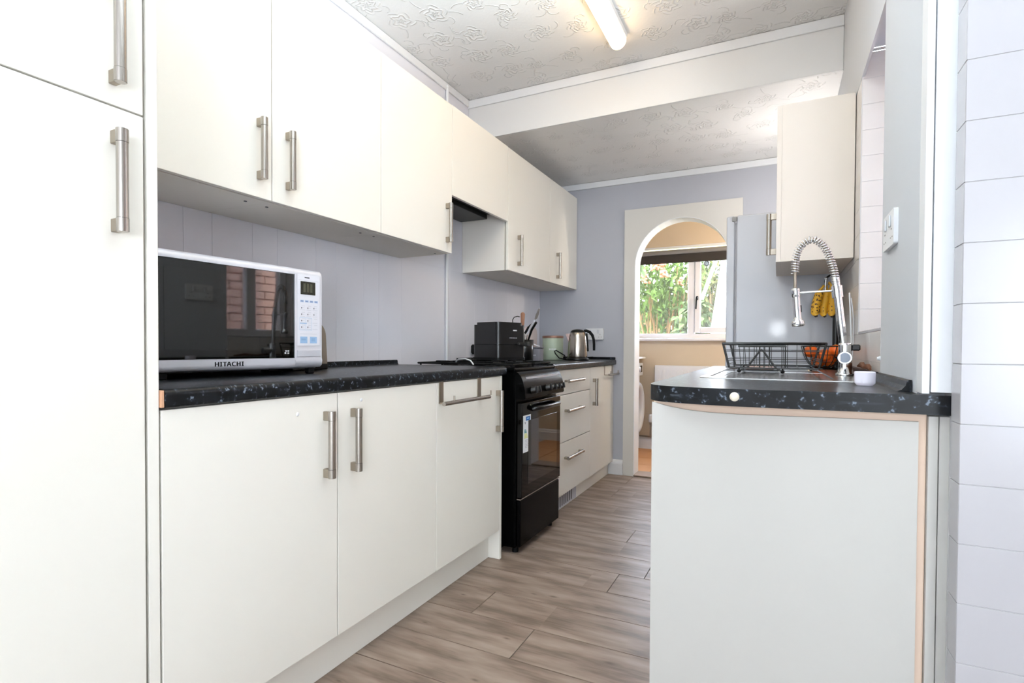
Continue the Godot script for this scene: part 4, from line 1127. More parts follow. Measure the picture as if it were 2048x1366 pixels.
# ---------------------------------------------------------------- sink side
func sink_side() -> void:
	# white panel closing the end of the units
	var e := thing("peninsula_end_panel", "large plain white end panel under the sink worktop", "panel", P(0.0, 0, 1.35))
	var poly := PackedVector2Array([Vector2(-0.2835, 0.0), Vector2(0.264, 0.0), Vector2(0.264, 0.853), Vector2(0.12, 0.8515), Vector2(0.0, 0.849), Vector2(-0.08, 0.8475), Vector2(-0.15, 0.8485), Vector2(-0.20, 0.852), Vector2(-0.245, 0.859), Vector2(-0.2835, 0.868)])  # top edge curved so the band above takes the overhang shadow's shape
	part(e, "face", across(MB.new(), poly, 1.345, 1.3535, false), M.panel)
	part(e, "backing_shade_board", bx(-0.281, 0.2795, 0.0, 0.8695, 1.3545, 1.372, 0.001), M.backing, "pinkish backing board, its top band standing in for overhang shade")
	var u := thing("sink_unit", "white base units under the sink facing the aisle", "cupboard", P(0.0, 0.0, 2.15))
	part(u, "body", bx(-0.262, 0.262, 0.14, 0.8, 1.374, 2.93, 0.001), M.carcass)
	part(u, "plinth", bx(-0.225, -0.205, 0.0, 0.139, 1.374, 2.93, 0.001), M.cab)
	for i in 3:
		part(u, "door", bx(-0.2825, -0.2645, 0.14, 0.866, 1.376 + i * 0.518, 1.890 + i * 0.518, 0.0015), M.cab)
	# inset steel sink: rim, drainer, bowl
	var s := thing("sink", "stainless steel sink and drainer let into the worktop", "sink", P(0.0, 0.905, 2.2))
	var outer := rrect(-0.224, 1.735, 0.236, 2.675, 0.045, 6)
	var inner := rrect(-0.196, 1.765, 0.150, 2.645, 0.04, 6)
	var rim := MB.new()
	for i in outer.size():
		var j := (i + 1) % outer.size()
		var a := outer[i]; var b := outer[j]; var c := inner[j]; var d := inner[i]
		rim.quad(P(a.x, 0.9125, a.y), P(b.x, 0.9125, b.y), P(c.x, 0.9145, c.y), P(d.x, 0.9145, d.y), Vector3.UP)
		var en := (b - a).normalized()
		rim.quad(P(a.x, 0.9102, a.y), P(b.x, 0.9102, b.y), P(b.x, 0.9125, b.y), P(a.x, 0.9125, a.y), Vector3(en.y, 0.3, en.x))
		rim.quad(P(d.x, 0.9145, d.y), P(c.x, 0.9145, c.y), P(c.x, 0.9106, c.y), P(d.x, 0.9106, d.y), Vector3(-en.y, 0.6, -en.x))
	part(s, "rim", rim, M.sink)
	part(s, "drainer", bx(-0.197, 0.151, 0.9103, 0.9110, 1.764, 2.27, 0.0), M.sink)
	for i in 8:
		part(s, "drainer_ridge", bx(-0.17 + i * 0.04, -0.158 + i * 0.04, 0.911, 0.9125, 1.80, 2.22, 0.0006), M.sink)
	part(s, "bowl_edge", bx(-0.197, 0.151, 0.9103, 0.9120, 2.27, 2.30, 0.0005), M.sink)
	part(s, "bowl", bx(-0.197, 0.151, 0.9101, 0.9104, 2.30, 2.646, 0.0), mat(Color(0.30, 0.30, 0.31), 0.15, 1.0))
	# tap with a sprung hose
	var t := thing("spring_tap", "tall chrome tap with a coiled spring neck and pull-down spray", "tap", P(0.204, 0.914, 2.08))
	var D := 2.08
	var tb := MB.new()
	tb.lathe([Vector2(0.028, 0.0), Vector2(0.028, 0.006), Vector2(0.0215, 0.010), Vector2(0.0205, 0.03), Vector2(0.0205, 0.10), Vector2(0.0195, 0.108), Vector2(0.0, 0.109)], P(0.204, 0.9145, D), 24)
	part(t, "base", tb, M.chrome)
	var kb := MB.new()
	kb.tube([P(0.204, 0.974, D), P(0.198, 0.974, D - 0.050)], 0.0175, 20)
	kb.tube([P(0.198, 0.974, D - 0.050), P(0.197, 0.974, D - 0.058), P(0.1965, 0.974, D - 0.066)], [0.0215, 0.0215, 0.0195], 24)
	part(t, "mixer_knob", kb, M.chrome)
	var kf := MB.new(); kf.tube([P(0.1965, 0.974, D - 0.066), P(0.1964, 0.974, D - 0.0668)], 0.0165, 24)
	part(t, "knob_face", kf, mat(Color(0.5, 0.52, 0.56), 0.45, 0.9))
	part(t, "mixer_lever", bx(0.222, 0.246, 0.997, 1.018, D - 0.012, D + 0.012, 0.004), M.black)
	var cl := MB.new()
	cl.tube([P(0.198, 1.02, D), P(0.1785, 1.19, D)], 0.0125, 18)
	part(t, "column", cl, M.chrome)
	var co := MB.new()
	co.tube([P(0.1800, 1.176, D), P(0.1755, 1.215, D)], 0.0168, 20)
	part(t, "collar", co, M.chrome)
	part(t, "spray_holder", bar(P(0.170, 1.2, D), P(0.066, 1.197, D), 0.0036), M.chrome)
	var path := [Vector2(0.1755, 1.213), Vector2(0.1715, 1.245), Vector2(0.165, 1.275), Vector2(0.157, 1.305), Vector2(0.146, 1.335), Vector2(0.131, 1.360), Vector2(0.111, 1.376), Vector2(0.090, 1.377), Vector2(0.072, 1.364), Vector2(0.059, 1.343), Vector2(0.052, 1.315), Vector2(0.0505, 1.285), Vector2(0.0505, 1.265)]
	var cv := Curve3D.new()
	for i in path.size():
		var q: Vector2 = path[i]
		var tg: Vector2 = (path[mini(i + 1, path.size() - 1)] - path[maxi(i - 1, 0)]) / 6.0
		cv.add_point(P(q.x, q.y, D), Vector3(-tg.x, -tg.y, 0), Vector3(tg.x, tg.y, 0))
	var L := cv.get_baked_length()
	var hose := []
	for i in 41: hose.append(cv.sample_baked(L * i / 40.0))
	var hm := MB.new(); hm.tube(hose, 0.0058, 10)
	hm.tube([P(0.0505, 1.266, D), P(0.0515, 1.212, D)], 0.0048, 10)
	part(t, "hose", hm, M.steel_post)
	var sp := []
	var turns := 38
	var steps := turns * 10
	for i in steps + 1:
		var f := float(i) / steps
		# close coils at the foot, open coils round the bend
		var g := f * 1.0
		var p := cv.sample_baked(L * g)
		var q := cv.sample_baked(minf(L * g + 0.002, L)); var q0 := cv.sample_baked(maxf(L * g - 0.002, 0))
		var tg := (q - q0).normalized()
		var nrm := tg.cross(Vector3.BACK).normalized()
		var a := f * turns * TAU
		sp.append(p + (nrm * cos(a) + Vector3.BACK * sin(a)) * 0.0112)
	var sm := MB.new(); sm.tube(sp, 0.0022, 6)
	part(t, "spring", sm, M.chrome)
	var cs := []
	for i in 11 * 10 + 1:
		var a := TAU * i / 10.0
		var f := i / 110.0
		cs.append(P(0.1755, 1.212, D).lerp(P(0.1715, 1.246, D), f) + Vector3(cos(a), 0, sin(a)) * 0.0112)
	var csm := MB.new(); csm.tube(cs, 0.0018, 6)
	part(t, "close_coil", csm, M.chrome)
	var sh := MB.new()
	sh.x = Transform3D(Basis(Vector3.BACK, 0.075), P(0.0525, 1.213, D))
	sh.lathe([Vector2(0.0, 0.0), Vector2(0.0125, -0.001), Vector2(0.0135, -0.004), Vector2(0.0135, -0.028), Vector2(0.0118, -0.031), Vector2(0.0122, -0.034), Vector2(0.0125, -0.10), Vector2(0.0145, -0.112), Vector2(0.0205, -0.116), Vector2(0.0208, -0.129), Vector2(0.017, -0.133), Vector2(0.0, -0.134)], Vector3.ZERO, 24)
	part(t, "spray_head", sh, M.chrome)
	var sb := MB.new(); sb.x = sh.x
	sb.box(Vector3(0.011, -0.085, -0.004), Vector3(0.0148, -0.06, 0.004), 0.0015)
	part(t, "spray_button", sb, M.black)
	# thin pale cables hanging behind the tap
	var wc := MB.new()
	wc.tube([P(0.252, 1.20, 2.40), P(0.262, 1.12, 2.41), P(0.263, 1.03, 2.42), P(0.261, 0.96, 2.42)], 0.0022, 6)
	wc.tube([P(0.246, 1.22, 2.40), P(0.252, 1.10, 2.40), P(0.255, 1.02, 2.40)], 0.003, 6)
	solo("hanging_cable", "thin white cable hanging on the tiles behind the tap", "cable", P(0.26, 1.2, 2.40), wc, M.white)
	# dish rack on the drainer
	dish_rack()
	# fridge beyond the cupboard
	var f := thing("fridge_freezer", "tall glossy white fridge freezer standing past the sink", "fridge", P(0.02, 0, 3.25))
	var fg := mat(Color(0.80, 0.81, 0.84), 0.07, 0, 0.32)
	part(f, "body", bx(-0.200, 0.262, 0.02, 1.692, 2.972, 3.55, 0.008), fg)
	part(f, "door", bx(-0.248, -0.208, 0.62, 1.690, 2.974, 3.548, 0.006), fg)
	part(f, "door", bx(-0.248, -0.208, 0.04, 0.612, 2.974, 3.548, 0.006), fg)
	part(f, "seal", bx(-0.2085, -0.1995, 0.04, 1.655, 2.982, 3.54, 0.001), mat(Color(0.6, 0.6, 0.62), 0.7))
	part(f, "hinge", bx(-0.222, -0.198, 1.66, 1.685, 2.966, 2.973, 0.002), M.blind_rail)
	# sockets on the walls
	socket("double_socket", "white double socket with a switch on the grey right wall", P(0.256, 1.312, 1.673), Vector3.LEFT, 0.0098)
	socket("double_socket", "white double socket on the far wall behind the kettle", P(-1.325, 1.112, 4.092), Vector3.BACK, 0.018)
	var wclip := MB.new(); wclip.tube([P(XR, 0.976, 1.83), P(XR - 0.008, 0.976, 1.829)], [0.008, 0.004], 10)
	solo("wall_clip", "tiny white clip on the corner of the grey right wall", "clip", P(XR, 0.976, 1.83), wclip, M.white)

func bar(a: Vector3, b: Vector3, r: float) -> MB:
	var m := MB.new(); m.tube([a, b], r, 10)
	return m

func socket(called: String, label: String, c: Vector3, face: Vector3, deep: float) -> void:
	var o := thing(called, label, "socket", c)
	var m := MB.new()
	var right := Vector3.UP.cross(face)
	m.x = Transform3D(Basis(right, Vector3.UP, face), c)
	m.prism(rrect(-0.073, -0.045, 0.073, 0.045, 0.006, 3), -deep, 0.0)
	part(o, "plate", m, M.white)
	for s in [-1.0, 1.0]:
		var r := MB.new(); r.x = m.x
		r.box(Vector3(s * 0.03 - 0.007, 0.004, 0.0), Vector3(s * 0.03 + 0.007, 0.034, 0.005), 0.002)
		part(o, "switch", r, M.gloss)
		var h := MB.new(); h.x = m.x
		h.box(Vector3(s * 0.045 - 0.004, -0.005, 0.0), Vector3(s * 0.045 + 0.004, -0.0015, 0.0006), 0.0002)
		for q in [-1.0, 1.0]:
			h.box(Vector3(s * 0.045 + q * 0.011 - 0.0035, -0.026, 0.0), Vector3(s * 0.045 + q * 0.011 + 0.0035, -0.023, 0.0006), 0.0002)
		part(o, "pin_hole", h, M.blind_rail)

func dish_rack() -> void:
	var o := thing("dish_rack", "black wire dish rack standing on the drainer", "dish rack", P(0.0, 0.915, 2.25))
	var x0 := -0.183; var x1 := 0.150; var d0 := 2.10; var d1 := 2.44; var yt := 1.0205; var yb := 0.932
	var rim := MB.new()
	rim.tube([P(x0, yt, d0), P(x1, yt, d0), P(x1, yt, d1), P(x0, yt, d1), P(x0, yt, d0), P(x0 + 0.01, yt, d0)], 0.0048, 8)
	rim.tube([P(-0.131, yt - 0.0085, d0 - 0.002), P(0.028, yt - 0.0085, d0 - 0.002)], 0.0042, 8)
	part(o, "rim", rim, M.wire)
	for q in [[x0, d0, 1, 1], [x1, d0, -1, 1], [x0, d1, 1, -1], [x1, d1, -1, -1]]:
		part(o, "corner_post", bar(P(q[0], yt, q[1]), P(q[0] + q[2] * 0.021, yb, q[1] + q[3] * 0.01), 0.0042), M.wire)
	var w := MB.new()
	for y in [0.997, 0.992, 0.965, 0.958, 0.945]:
		var t: float = (yt - y) / (yt - yb)
		w.tube([P(x0 + 0.021 * t, y, d0 + 0.01 * t), P(x1 - 0.021 * t, y, d0 + 0.01 * t)], 0.0011, 6)
		w.tube([P(x0 + 0.021 * t, y, d1 - 0.01 * t), P(x1 - 0.021 * t, y, d1 - 0.01 * t)], 0.0011, 6)
		w.tube([P(x0 + 0.021 * t, y, d0 + 0.01 * t), P(x0 + 0.021 * t, y, d1 - 0.01 * t)], 0.0011, 6)
		w.tube([P(x1 - 0.021 * t, y, d0 + 0.01 * t), P(x1 - 0.021 * t, y, d1 - 0.01 * t)], 0.0011, 6)
	for x in [-0.150, -0.148, -0.128, -0.110, -0.094, -0.077, -0.060, -0.058, -0.045, -0.042, -0.028, -0.021, 0.013, 0.024, 0.031]:
		var lean := 0.012 if x < -0.1 else 0.0
		w.tube([P(x, yt, d0), P(x + lean * 0.5, yb, d0 + 0.01)], 0.0013 if x != 0.024 else 0.0022, 6)
	for x in [-0.13, -0.08, -0.03, 0.02, 0.07, 0.12]:
		w.tube([P(x, yt, d1), P(x, yb, d1 - 0.01)], 0.0013, 6)
		w.tube([P(x, yb, d0 + 0.01), P(x, yb, d1 - 0.01)], 0.0013, 6)
	w.tube([P(x0 + 0.021, yb, d0 + 0.01), P(x1 - 0.021, yb, d0 + 0.01)], 0.003, 8)
	w.tube([P(x0 + 0.021, yb, d1 - 0.01), P(x1 - 0.021, yb, d1 - 0.01)], 0.003, 8)
	part(o, "wire_basket", w, M.wire)
	var a := MB.new()
	a.tube([P(-0.098, 0.936, d0 - 0.03), P(-0.080, 0.962, d0 - 0.03), P(-0.058, 0.994, d0 - 0.03), P(-0.052, 0.999, d0 - 0.03), P(-0.046, 0.994, d0 - 0.03), P(-0.024, 0.960, d0 - 0.03), P(-0.004, 0.934, d0 - 0.03), P(0.012, 0.924, d0 - 0.03)], 0.0034, 8)
	part(o, "cutlery_divider", a, M.wire)
	for q in [[-0.128, d0 + 0.01], [0.016, d0 + 0.01], [-0.128, d1 - 0.02], [0.12, d1 - 0.02]]:
		var f := MB.new(); f.ball(P(q[0], 0.9205, q[1]), Vector3(0.007, 0.007, 0.007), 8); f.tube([P(q[0], 0.92, q[1]), P(q[0], yb, q[1])], 0.003, 8)
		part(o, "foot", f, M.black_matt)
	part(o, "drip_tray", bx(-0.125, 0.005, 0.9215, 0.926, d0 + 0.015, d1 - 0.03, 0.002), M.black_gloss)
	solo("folded_cloth", "pale folded dishcloth lying under the rack with a reddish edge", "cloth", P(-0.05, 0.927, 2.13), bx(-0.108, -0.012, 0.9265, 0.9345, 2.115, 2.24, 0.004), mat(Color(0.80, 0.70, 0.68), 0.9))

# ---------------------------------------------------------------- things on the left
func small_things_left() -> void:
	microwave()
	# toaster half hidden by the microwave
	var t := thing("toaster", "brushed steel toaster edge showing past the microwave", "toaster", P(-1.62, 0.91, 1.46))
	var prof := PackedVector2Array([Vector2(1.33, 0.935)])
	var prf := PackedVector2Array()
	for i in 9:
		var a := deg_to_rad(90.0 * i / 8)
		prf.append(Vector2(1.495 + cos(a) * 0.05, 1.04 + sin(a) * 0.056))
	var pf := PackedVector2Array([Vector2(1.39, 0.935), Vector2(1.552, 0.935)])
	for q in prf: pf.append(q)
	pf.append(Vector2(1.39, 1.096))
	part(t, "body", along(MB.new(), pf, -1.73, -1.60), M.steel_post)
	part(t, "base", bx(-1.73, -1.598, 0.912, 0.936, 1.385, 1.556, 0.004), M.black)
	# air fryer on the hob
	var f := thing("air_fryer", "squat black air fryer standing on the cooker hob", "air fryer", P(-1.40, 0.93, 2.63))
	var X := Transform3D(Basis(Vector3.UP, -0.262), P(-1.362, 0.0, 2.535))
	# local frame: -x runs back-left along the side face, -z along the front face
	var m := MB.new(); m.x = X
	plan_local(m, rrect(-0.205, 0.0, 0.0, 0.232, 0.028, 6), 0.945, 1.128)
	part(f, "body", m, M.black)
	var m2 := MB.new(); m2.x = X
	plan_local(m2, rrect(-0.195, 0.010, -0.010, 0.222, 0.03, 6), 1.128, 1.142)
	part(f, "lid", m2, M.black)
	var m3 := MB.new(); m3.x = X
	plan_local(m3, rrect(-0.21, -0.004, 0.004, 0.236, 0.03, 6), 0.931, 0.946)
	part(f, "base", m3, M.black_matt)
	var m4 := MB.new(); m4.x = X
	plan_local(m4, rrect(-0.2055, -0.0005, 0.0005, 0.2325, 0.028, 6), 1.016, 1.019)
	part(f, "seam_band", m4, M.black_gloss)
	var m5 := MB.new(); m5.x = X
	m5.box(Vector3(0.0, 1.008, -0.222), Vector3(0.042, 1.034, -0.196), 0.006)
	m5.box(Vector3(0.0, 1.013, -0.215), Vector3(0.02, 1.030, -0.15), 0.004)
	part(f, "handle", m5, M.hood)
	var m6 := MB.new(); m6.x = X
	m6.box(Vector3(0.0, 1.093, -0.150), Vector3(0.001, 1.100, -0.118), 0.0003)
	part(f, "badge", m6, M.white)
	var m7 := MB.new(); m7.x = X
	for q in 5: m7.box(Vector3(0.0, 1.052, -0.098 - q * 0.013), Vector3(0.001, 1.057, -0.107 - q * 0.013 + 0.018), 0.0002)
	part(f, "print", m7, M.silver)
	# black plug on the wall left of it
	solo("wall_plug", "small black plug on the wall behind the air fryer", "plug", P(XL, 0.985, 3.02), bx(XL, XL + 0.035, 0.957, 1.02, 2.985, 3.05, 0.01), M.black_matt)
	var wc := MB.new()
	wc.tube([P(-1.36, 0.915, 2.27), P(-1.38, 0.935, 2.275), P(-1.42, 0.944, 2.29), P(-1.48, 0.94, 2.32), P(-1.52, 0.925, 2.36)], 0.0035, 8)
	solo("white_cable", "short white cable looping at the end of the worktop by the hob", "cable", P(-1.4, 0.915, 2.3), wc, M.white)
	# utensils standing behind the air fryer
	var h := thing("utensil_pot", "dark utensil pot hidden behind the air fryer", "pot", P(-1.43, 0.91, 3.0))
	var hp := MB.new(); hp.lathe([Vector2(0.0, 0.002), Vector2(0.055, 0.002), Vector2(0.06, 0.14), Vector2(0.055, 0.14), Vector2(0.05, 0.01), Vector2(0.0, 0.008)], P(-1.43, 0.91, 3.0), 20)
	part(h, "pot", hp, M.black)
	utensil("knife", "black-handled knife leaning out behind the air fryer, nearest the wall corner", "knife", [P(-1.39, 1.04, 2.97), P(-1.355, 1.11, 2.95), P(-1.322, 1.152, 2.94)], 0.0075, M.black, [P(-1.42, 0.93, 2.99), P(-1.39, 1.04, 2.97)])
	utensil("knife", "stout black-handled knife behind the steel-handled slice", "knife", [P(-1.425, 1.09, 3.0), P(-1.40, 1.125, 3.0), P(-1.375, 1.145, 3.0)], 0.009, M.black_matt, [P(-1.44, 0.93, 3.0), P(-1.425, 1.09, 3.0)])
	var sl := thing("fish_slice", "steel-handled slice with a thin blade pointing up behind the air fryer", "utensil", P(-1.39, 1.07, 3.0))
	var s1 := MB.new(); s1.tube([P(-1.40, 1.082, 2.98), P(-1.373, 1.13, 2.98), P(-1.346, 1.172, 2.98)], [0.006, 0.0085, 0.0085], 10)
	part(sl, "handle", s1, M.silver)
	var s2 := MB.new(); s2.tube([P(-1.42, 0.95, 3.0), P(-1.40, 1.082, 2.98)], 0.003, 8)
	part(sl, "shank", s2, M.steel)
	var bp := MB.new()
	bp.prism(PackedVector2Array([Vector2(-1.350, 1.172), Vector2(-1.342, 1.205), Vector2(-1.326, 1.236), Vector2(-1.317, 1.247), Vector2(-1.316, 1.236), Vector2(-1.322, 1.205), Vector2(-1.334, 1.178)]), -2.981, -2.979)
	part(sl, "blade", bp, M.steel)
	utensil("wooden_spatula", "reddish wooden spatula end above the air fryer", "spatula", [P(-1.452, 1.12, 3.02), P(-1.450, 1.21, 3.02)], 0.014, M.wood, [P(-1.44, 0.93, 3.01), P(-1.452, 1.12, 3.02)])
	var lh := MB.new(); lh.tube([P(-1.51, 1.15, 3.0), P(-1.512, 1.175, 3.0), P(-1.50, 1.192, 3.0), P(-1.478, 1.198, 3.0), P(-1.462, 1.194, 3.0)], 0.003, 8)
	lh.tube([P(-1.51, 1.15, 3.0), P(-1.45, 0.94, 3.0)], 0.003, 8)
	solo("ladle_hook", "thin dark hooked ladle handle behind the air fryer", "utensil", P(-1.45, 0.94, 3.0), lh, M.hood)
	# grey box with a white cord, bread bin, boards, kettle
	var gb := thing("storage_box", "small grey box with a white cord on top between air fryer and tin", "box", P(-1.41, 0.91, 3.11))
	part(gb, "body", bx(-1.460, -1.360, 0.9105, 0.998, 3.08, 3.15, 0.008), M.cloth)
	part(gb, "lid", bx(-1.463, -1.357, 0.998, 1.006, 3.078, 3.152, 0.003), M.cloth)
	part(gb, "emblem", bx(-1.405, -1.385, 0.948, 0.957, 3.0785, 3.080, 0.0004), M.silver)
	var cd := MB.new(); cd.tube([P(-1.462, 0.945, 3.07), P(-1.466, 0.975, 3.07), P(-1.458, 1.003, 3.07), P(-1.44, 1.018, 3.09), P(-1.415, 1.026, 3.10), P(-1.395, 1.015, 3.11), P(-1.375, 1.009, 3.12)], 0.0035, 8)
	org = gb.position
	part(gb, "cord", cd, M.white, "white cord curling over the lid")
	var b := thing("bread_tin", "pale green round tin with a copper lid beside the kettle", "tin", P(-1.495, 0.91, 3.63))
	var bm := MB.new(); bm.lathe([Vector2(0.0, 0.001), Vector2(0.073, 0.001), Vector2(0.076, 0.005), Vector2(0.076, 0.162), Vector2(0.074, 0.164)], P(-1.495, 0.91, 3.63), 32)
	part(b, "body", bm, M.green)
	var bl := MB.new(); bl.lathe([Vector2(0.0775, 0.160), Vector2(0.0785, 0.164), Vector2(0.0785, 0.174), Vector2(0.075, 0.178), Vector2(0.0, 0.179)], P(-1.495, 0.91, 3.63), 32)
	part(b, "lid", bl, M.copper)
	var tm := MeshInstance3D.new(); tm.name = "lettering"; tm.mesh = lettering("BREAD", 0.017, 0.001); tm.material_override = M.white
	b.add_child(tm, true); tm.transform = Transform3D(Basis(Vector3.UP, 0.36), P(0.0276, 0.079, -0.0718)); 
	var cb := thing("chopping_board", "pale pinkish rounded board leaning in the far left corner", "chopping board", P(-1.74, 0.91, 3.75))
	var bo := MB.new(); bo.x = Transform3D(Basis(Vector3.BACK, -0.06), P(-1.765, 0.912, 0))
	along(bo, rrect(3.62, 0.0, 3.90, 0.25, 0.07, 6), 0.0, 0.012)
	part(cb, "board", bo, M.pinkish)
	var gr := thing("ribbed_board", "grey ribbed board leaning left of the pinkish board", "board", P(-1.72, 0.91, 3.55))
	var gm := MB.new(); gm.x = Transform3D(Basis(Vector3.BACK, -0.05), P(-1.740, 0.912, 0))
	along(gm, rrect(3.42, 0.0, 3.66, 0.22, 0.015, 3), 0.0, 0.01)
	part(gr, "panel", gm, M.wall)
	for i in 9:
		var rm := MB.new(); rm.x = gm.x
		rm.box(Vector3(0.01, 0.03 + i * 0.02, -3.65), Vector3(0.0125, 0.036 + i * 0.02, -3.43), 0.001)
		part(gr, "rib", rm, M.grey)
	kettle()

func utensil(called: String, label: String, cat: String, pts: Array, r: float, m: Material, shank: Array) -> void:
	var o := thing(called, label, cat, shank[0])
	var a := MB.new()
	var rr := []
	for i in pts.size(): rr.append(r * (0.75 if i == 0 else 1.0))
	a.tube(pts, rr, 10); a.ball(pts[pts.size() - 1], Vector3.ONE * r, 8)
	part(o, "handle", a, m)
	part(o, "shank", bar(shank[0], shank[1], 0.003), M.steel if m != M.wood else M.wood)

func plan_local(m: MB, poly: PackedVector2Array, y0: float, y1: float) -> void:   # outline given as (x, depth) in the frame m.x
	var keep := m.x
	m.x = keep * Transform3D(Basis(Vector3(1, 0, 0), Vector3(0, 0, -1), Vector3(0, 1, 0)), Vector3.ZERO)
	m.prism(poly, y0, y1, true)
	m.x = keep

func kettle() -> void:
	var c := P(-1.299, 0.91, 3.62)
	var o := thing("kettle", "brushed steel electric kettle with a black handle", "kettle", c)
	var b := MB.new()
	b.lathe([Vector2(0.0, 0.0), Vector2(0.082, 0.001), Vector2(0.084, 0.012), Vector2(0.070, 0.024), Vector2(0.0, 0.025)], c, 28)
	part(o, "base", b, M.black)
	var s := MB.new()
	s.lathe([Vector2(0.070, 0.025), Vector2(0.0715, 0.035), Vector2(0.069, 0.10), Vector2(0.062, 0.17), Vector2(0.056, 0.196), Vector2(0.050, 0.203)], c, 32)
	part(o, "body", s, mat(Color(0.70, 0.67, 0.63), 0.24, 1.0))
	var l := MB.new()
	l.lathe([Vector2(0.053, 0.200), Vector2(0.050, 0.210), Vector2(0.036, 0.220), Vector2(0.016, 0.224), Vector2(0.0, 0.225)], c, 28)
	part(o, "lid", l, M.black)
	var rt := Vector3(cos(0.345), 0, -sin(0.345))    # to the right as seen from the camera
	var sp := MB.new()
	var fr := Transform3D(Basis(-rt, Vector3.UP, (-rt).cross(Vector3.UP)), c)
	sp.x = fr
	sp.prism(PackedVector2Array([Vector2(0.055, 0.125), Vector2(0.062, 0.125), Vector2(0.086, 0.188), Vector2(0.082, 0.192), Vector2(0.050, 0.192)]), -0.016, 0.016)
	part(o, "spout", sp, mat(Color(0.45, 0.38, 0.36), 0.35, 0.8))
	var h := MB.new()
	var hp := []
	for q in [[0.045, 0.212], [0.062, 0.214], [0.088, 0.203], [0.106, 0.180], [0.115, 0.150], [0.118, 0.115], [0.118, 0.072]]:
		hp.append(c + rt * q[0] + Vector3(0, q[1], 0))
	h.tube(hp, [0.010, 0.011, 0.0115, 0.011, 0.010, 0.010, 0.009], 10)
	h.tube([c + rt * 0.064 + Vector3(0, 0.196, 0), c + rt * 0.071 + Vector3(0, 0.13, 0), c + rt * 0.0745 + Vector3(0, 0.065, 0)], 0.007, 8)
	part(o, "handle", h, M.black_matt)
	var g := MB.new()
	var cp := []
	for q in [[-0.07, 0.006], [-0.095, 0.018], [-0.122, 0.05], [-0.128, 0.066], [-0.117, 0.073], [-0.10, 0.062], [-0.082, 0.036], [-0.072, 0.012]]:
		cp.append(c + rt * q[0] + Vector3(0, q[1], 0) + Vector3(0, 0, 0.03 if q[0] > -0.09 else 0.10))
	g.tube(cp, 0.0042, 8)
	part(o, "flex", g, M.black_matt)
	part(o, "switch", bar(c + rt * 0.075 + Vector3(0, 0.022, 0), c + rt * 0.112 + Vector3(0, 0.024, 0), 0.0045), M.black_matt)

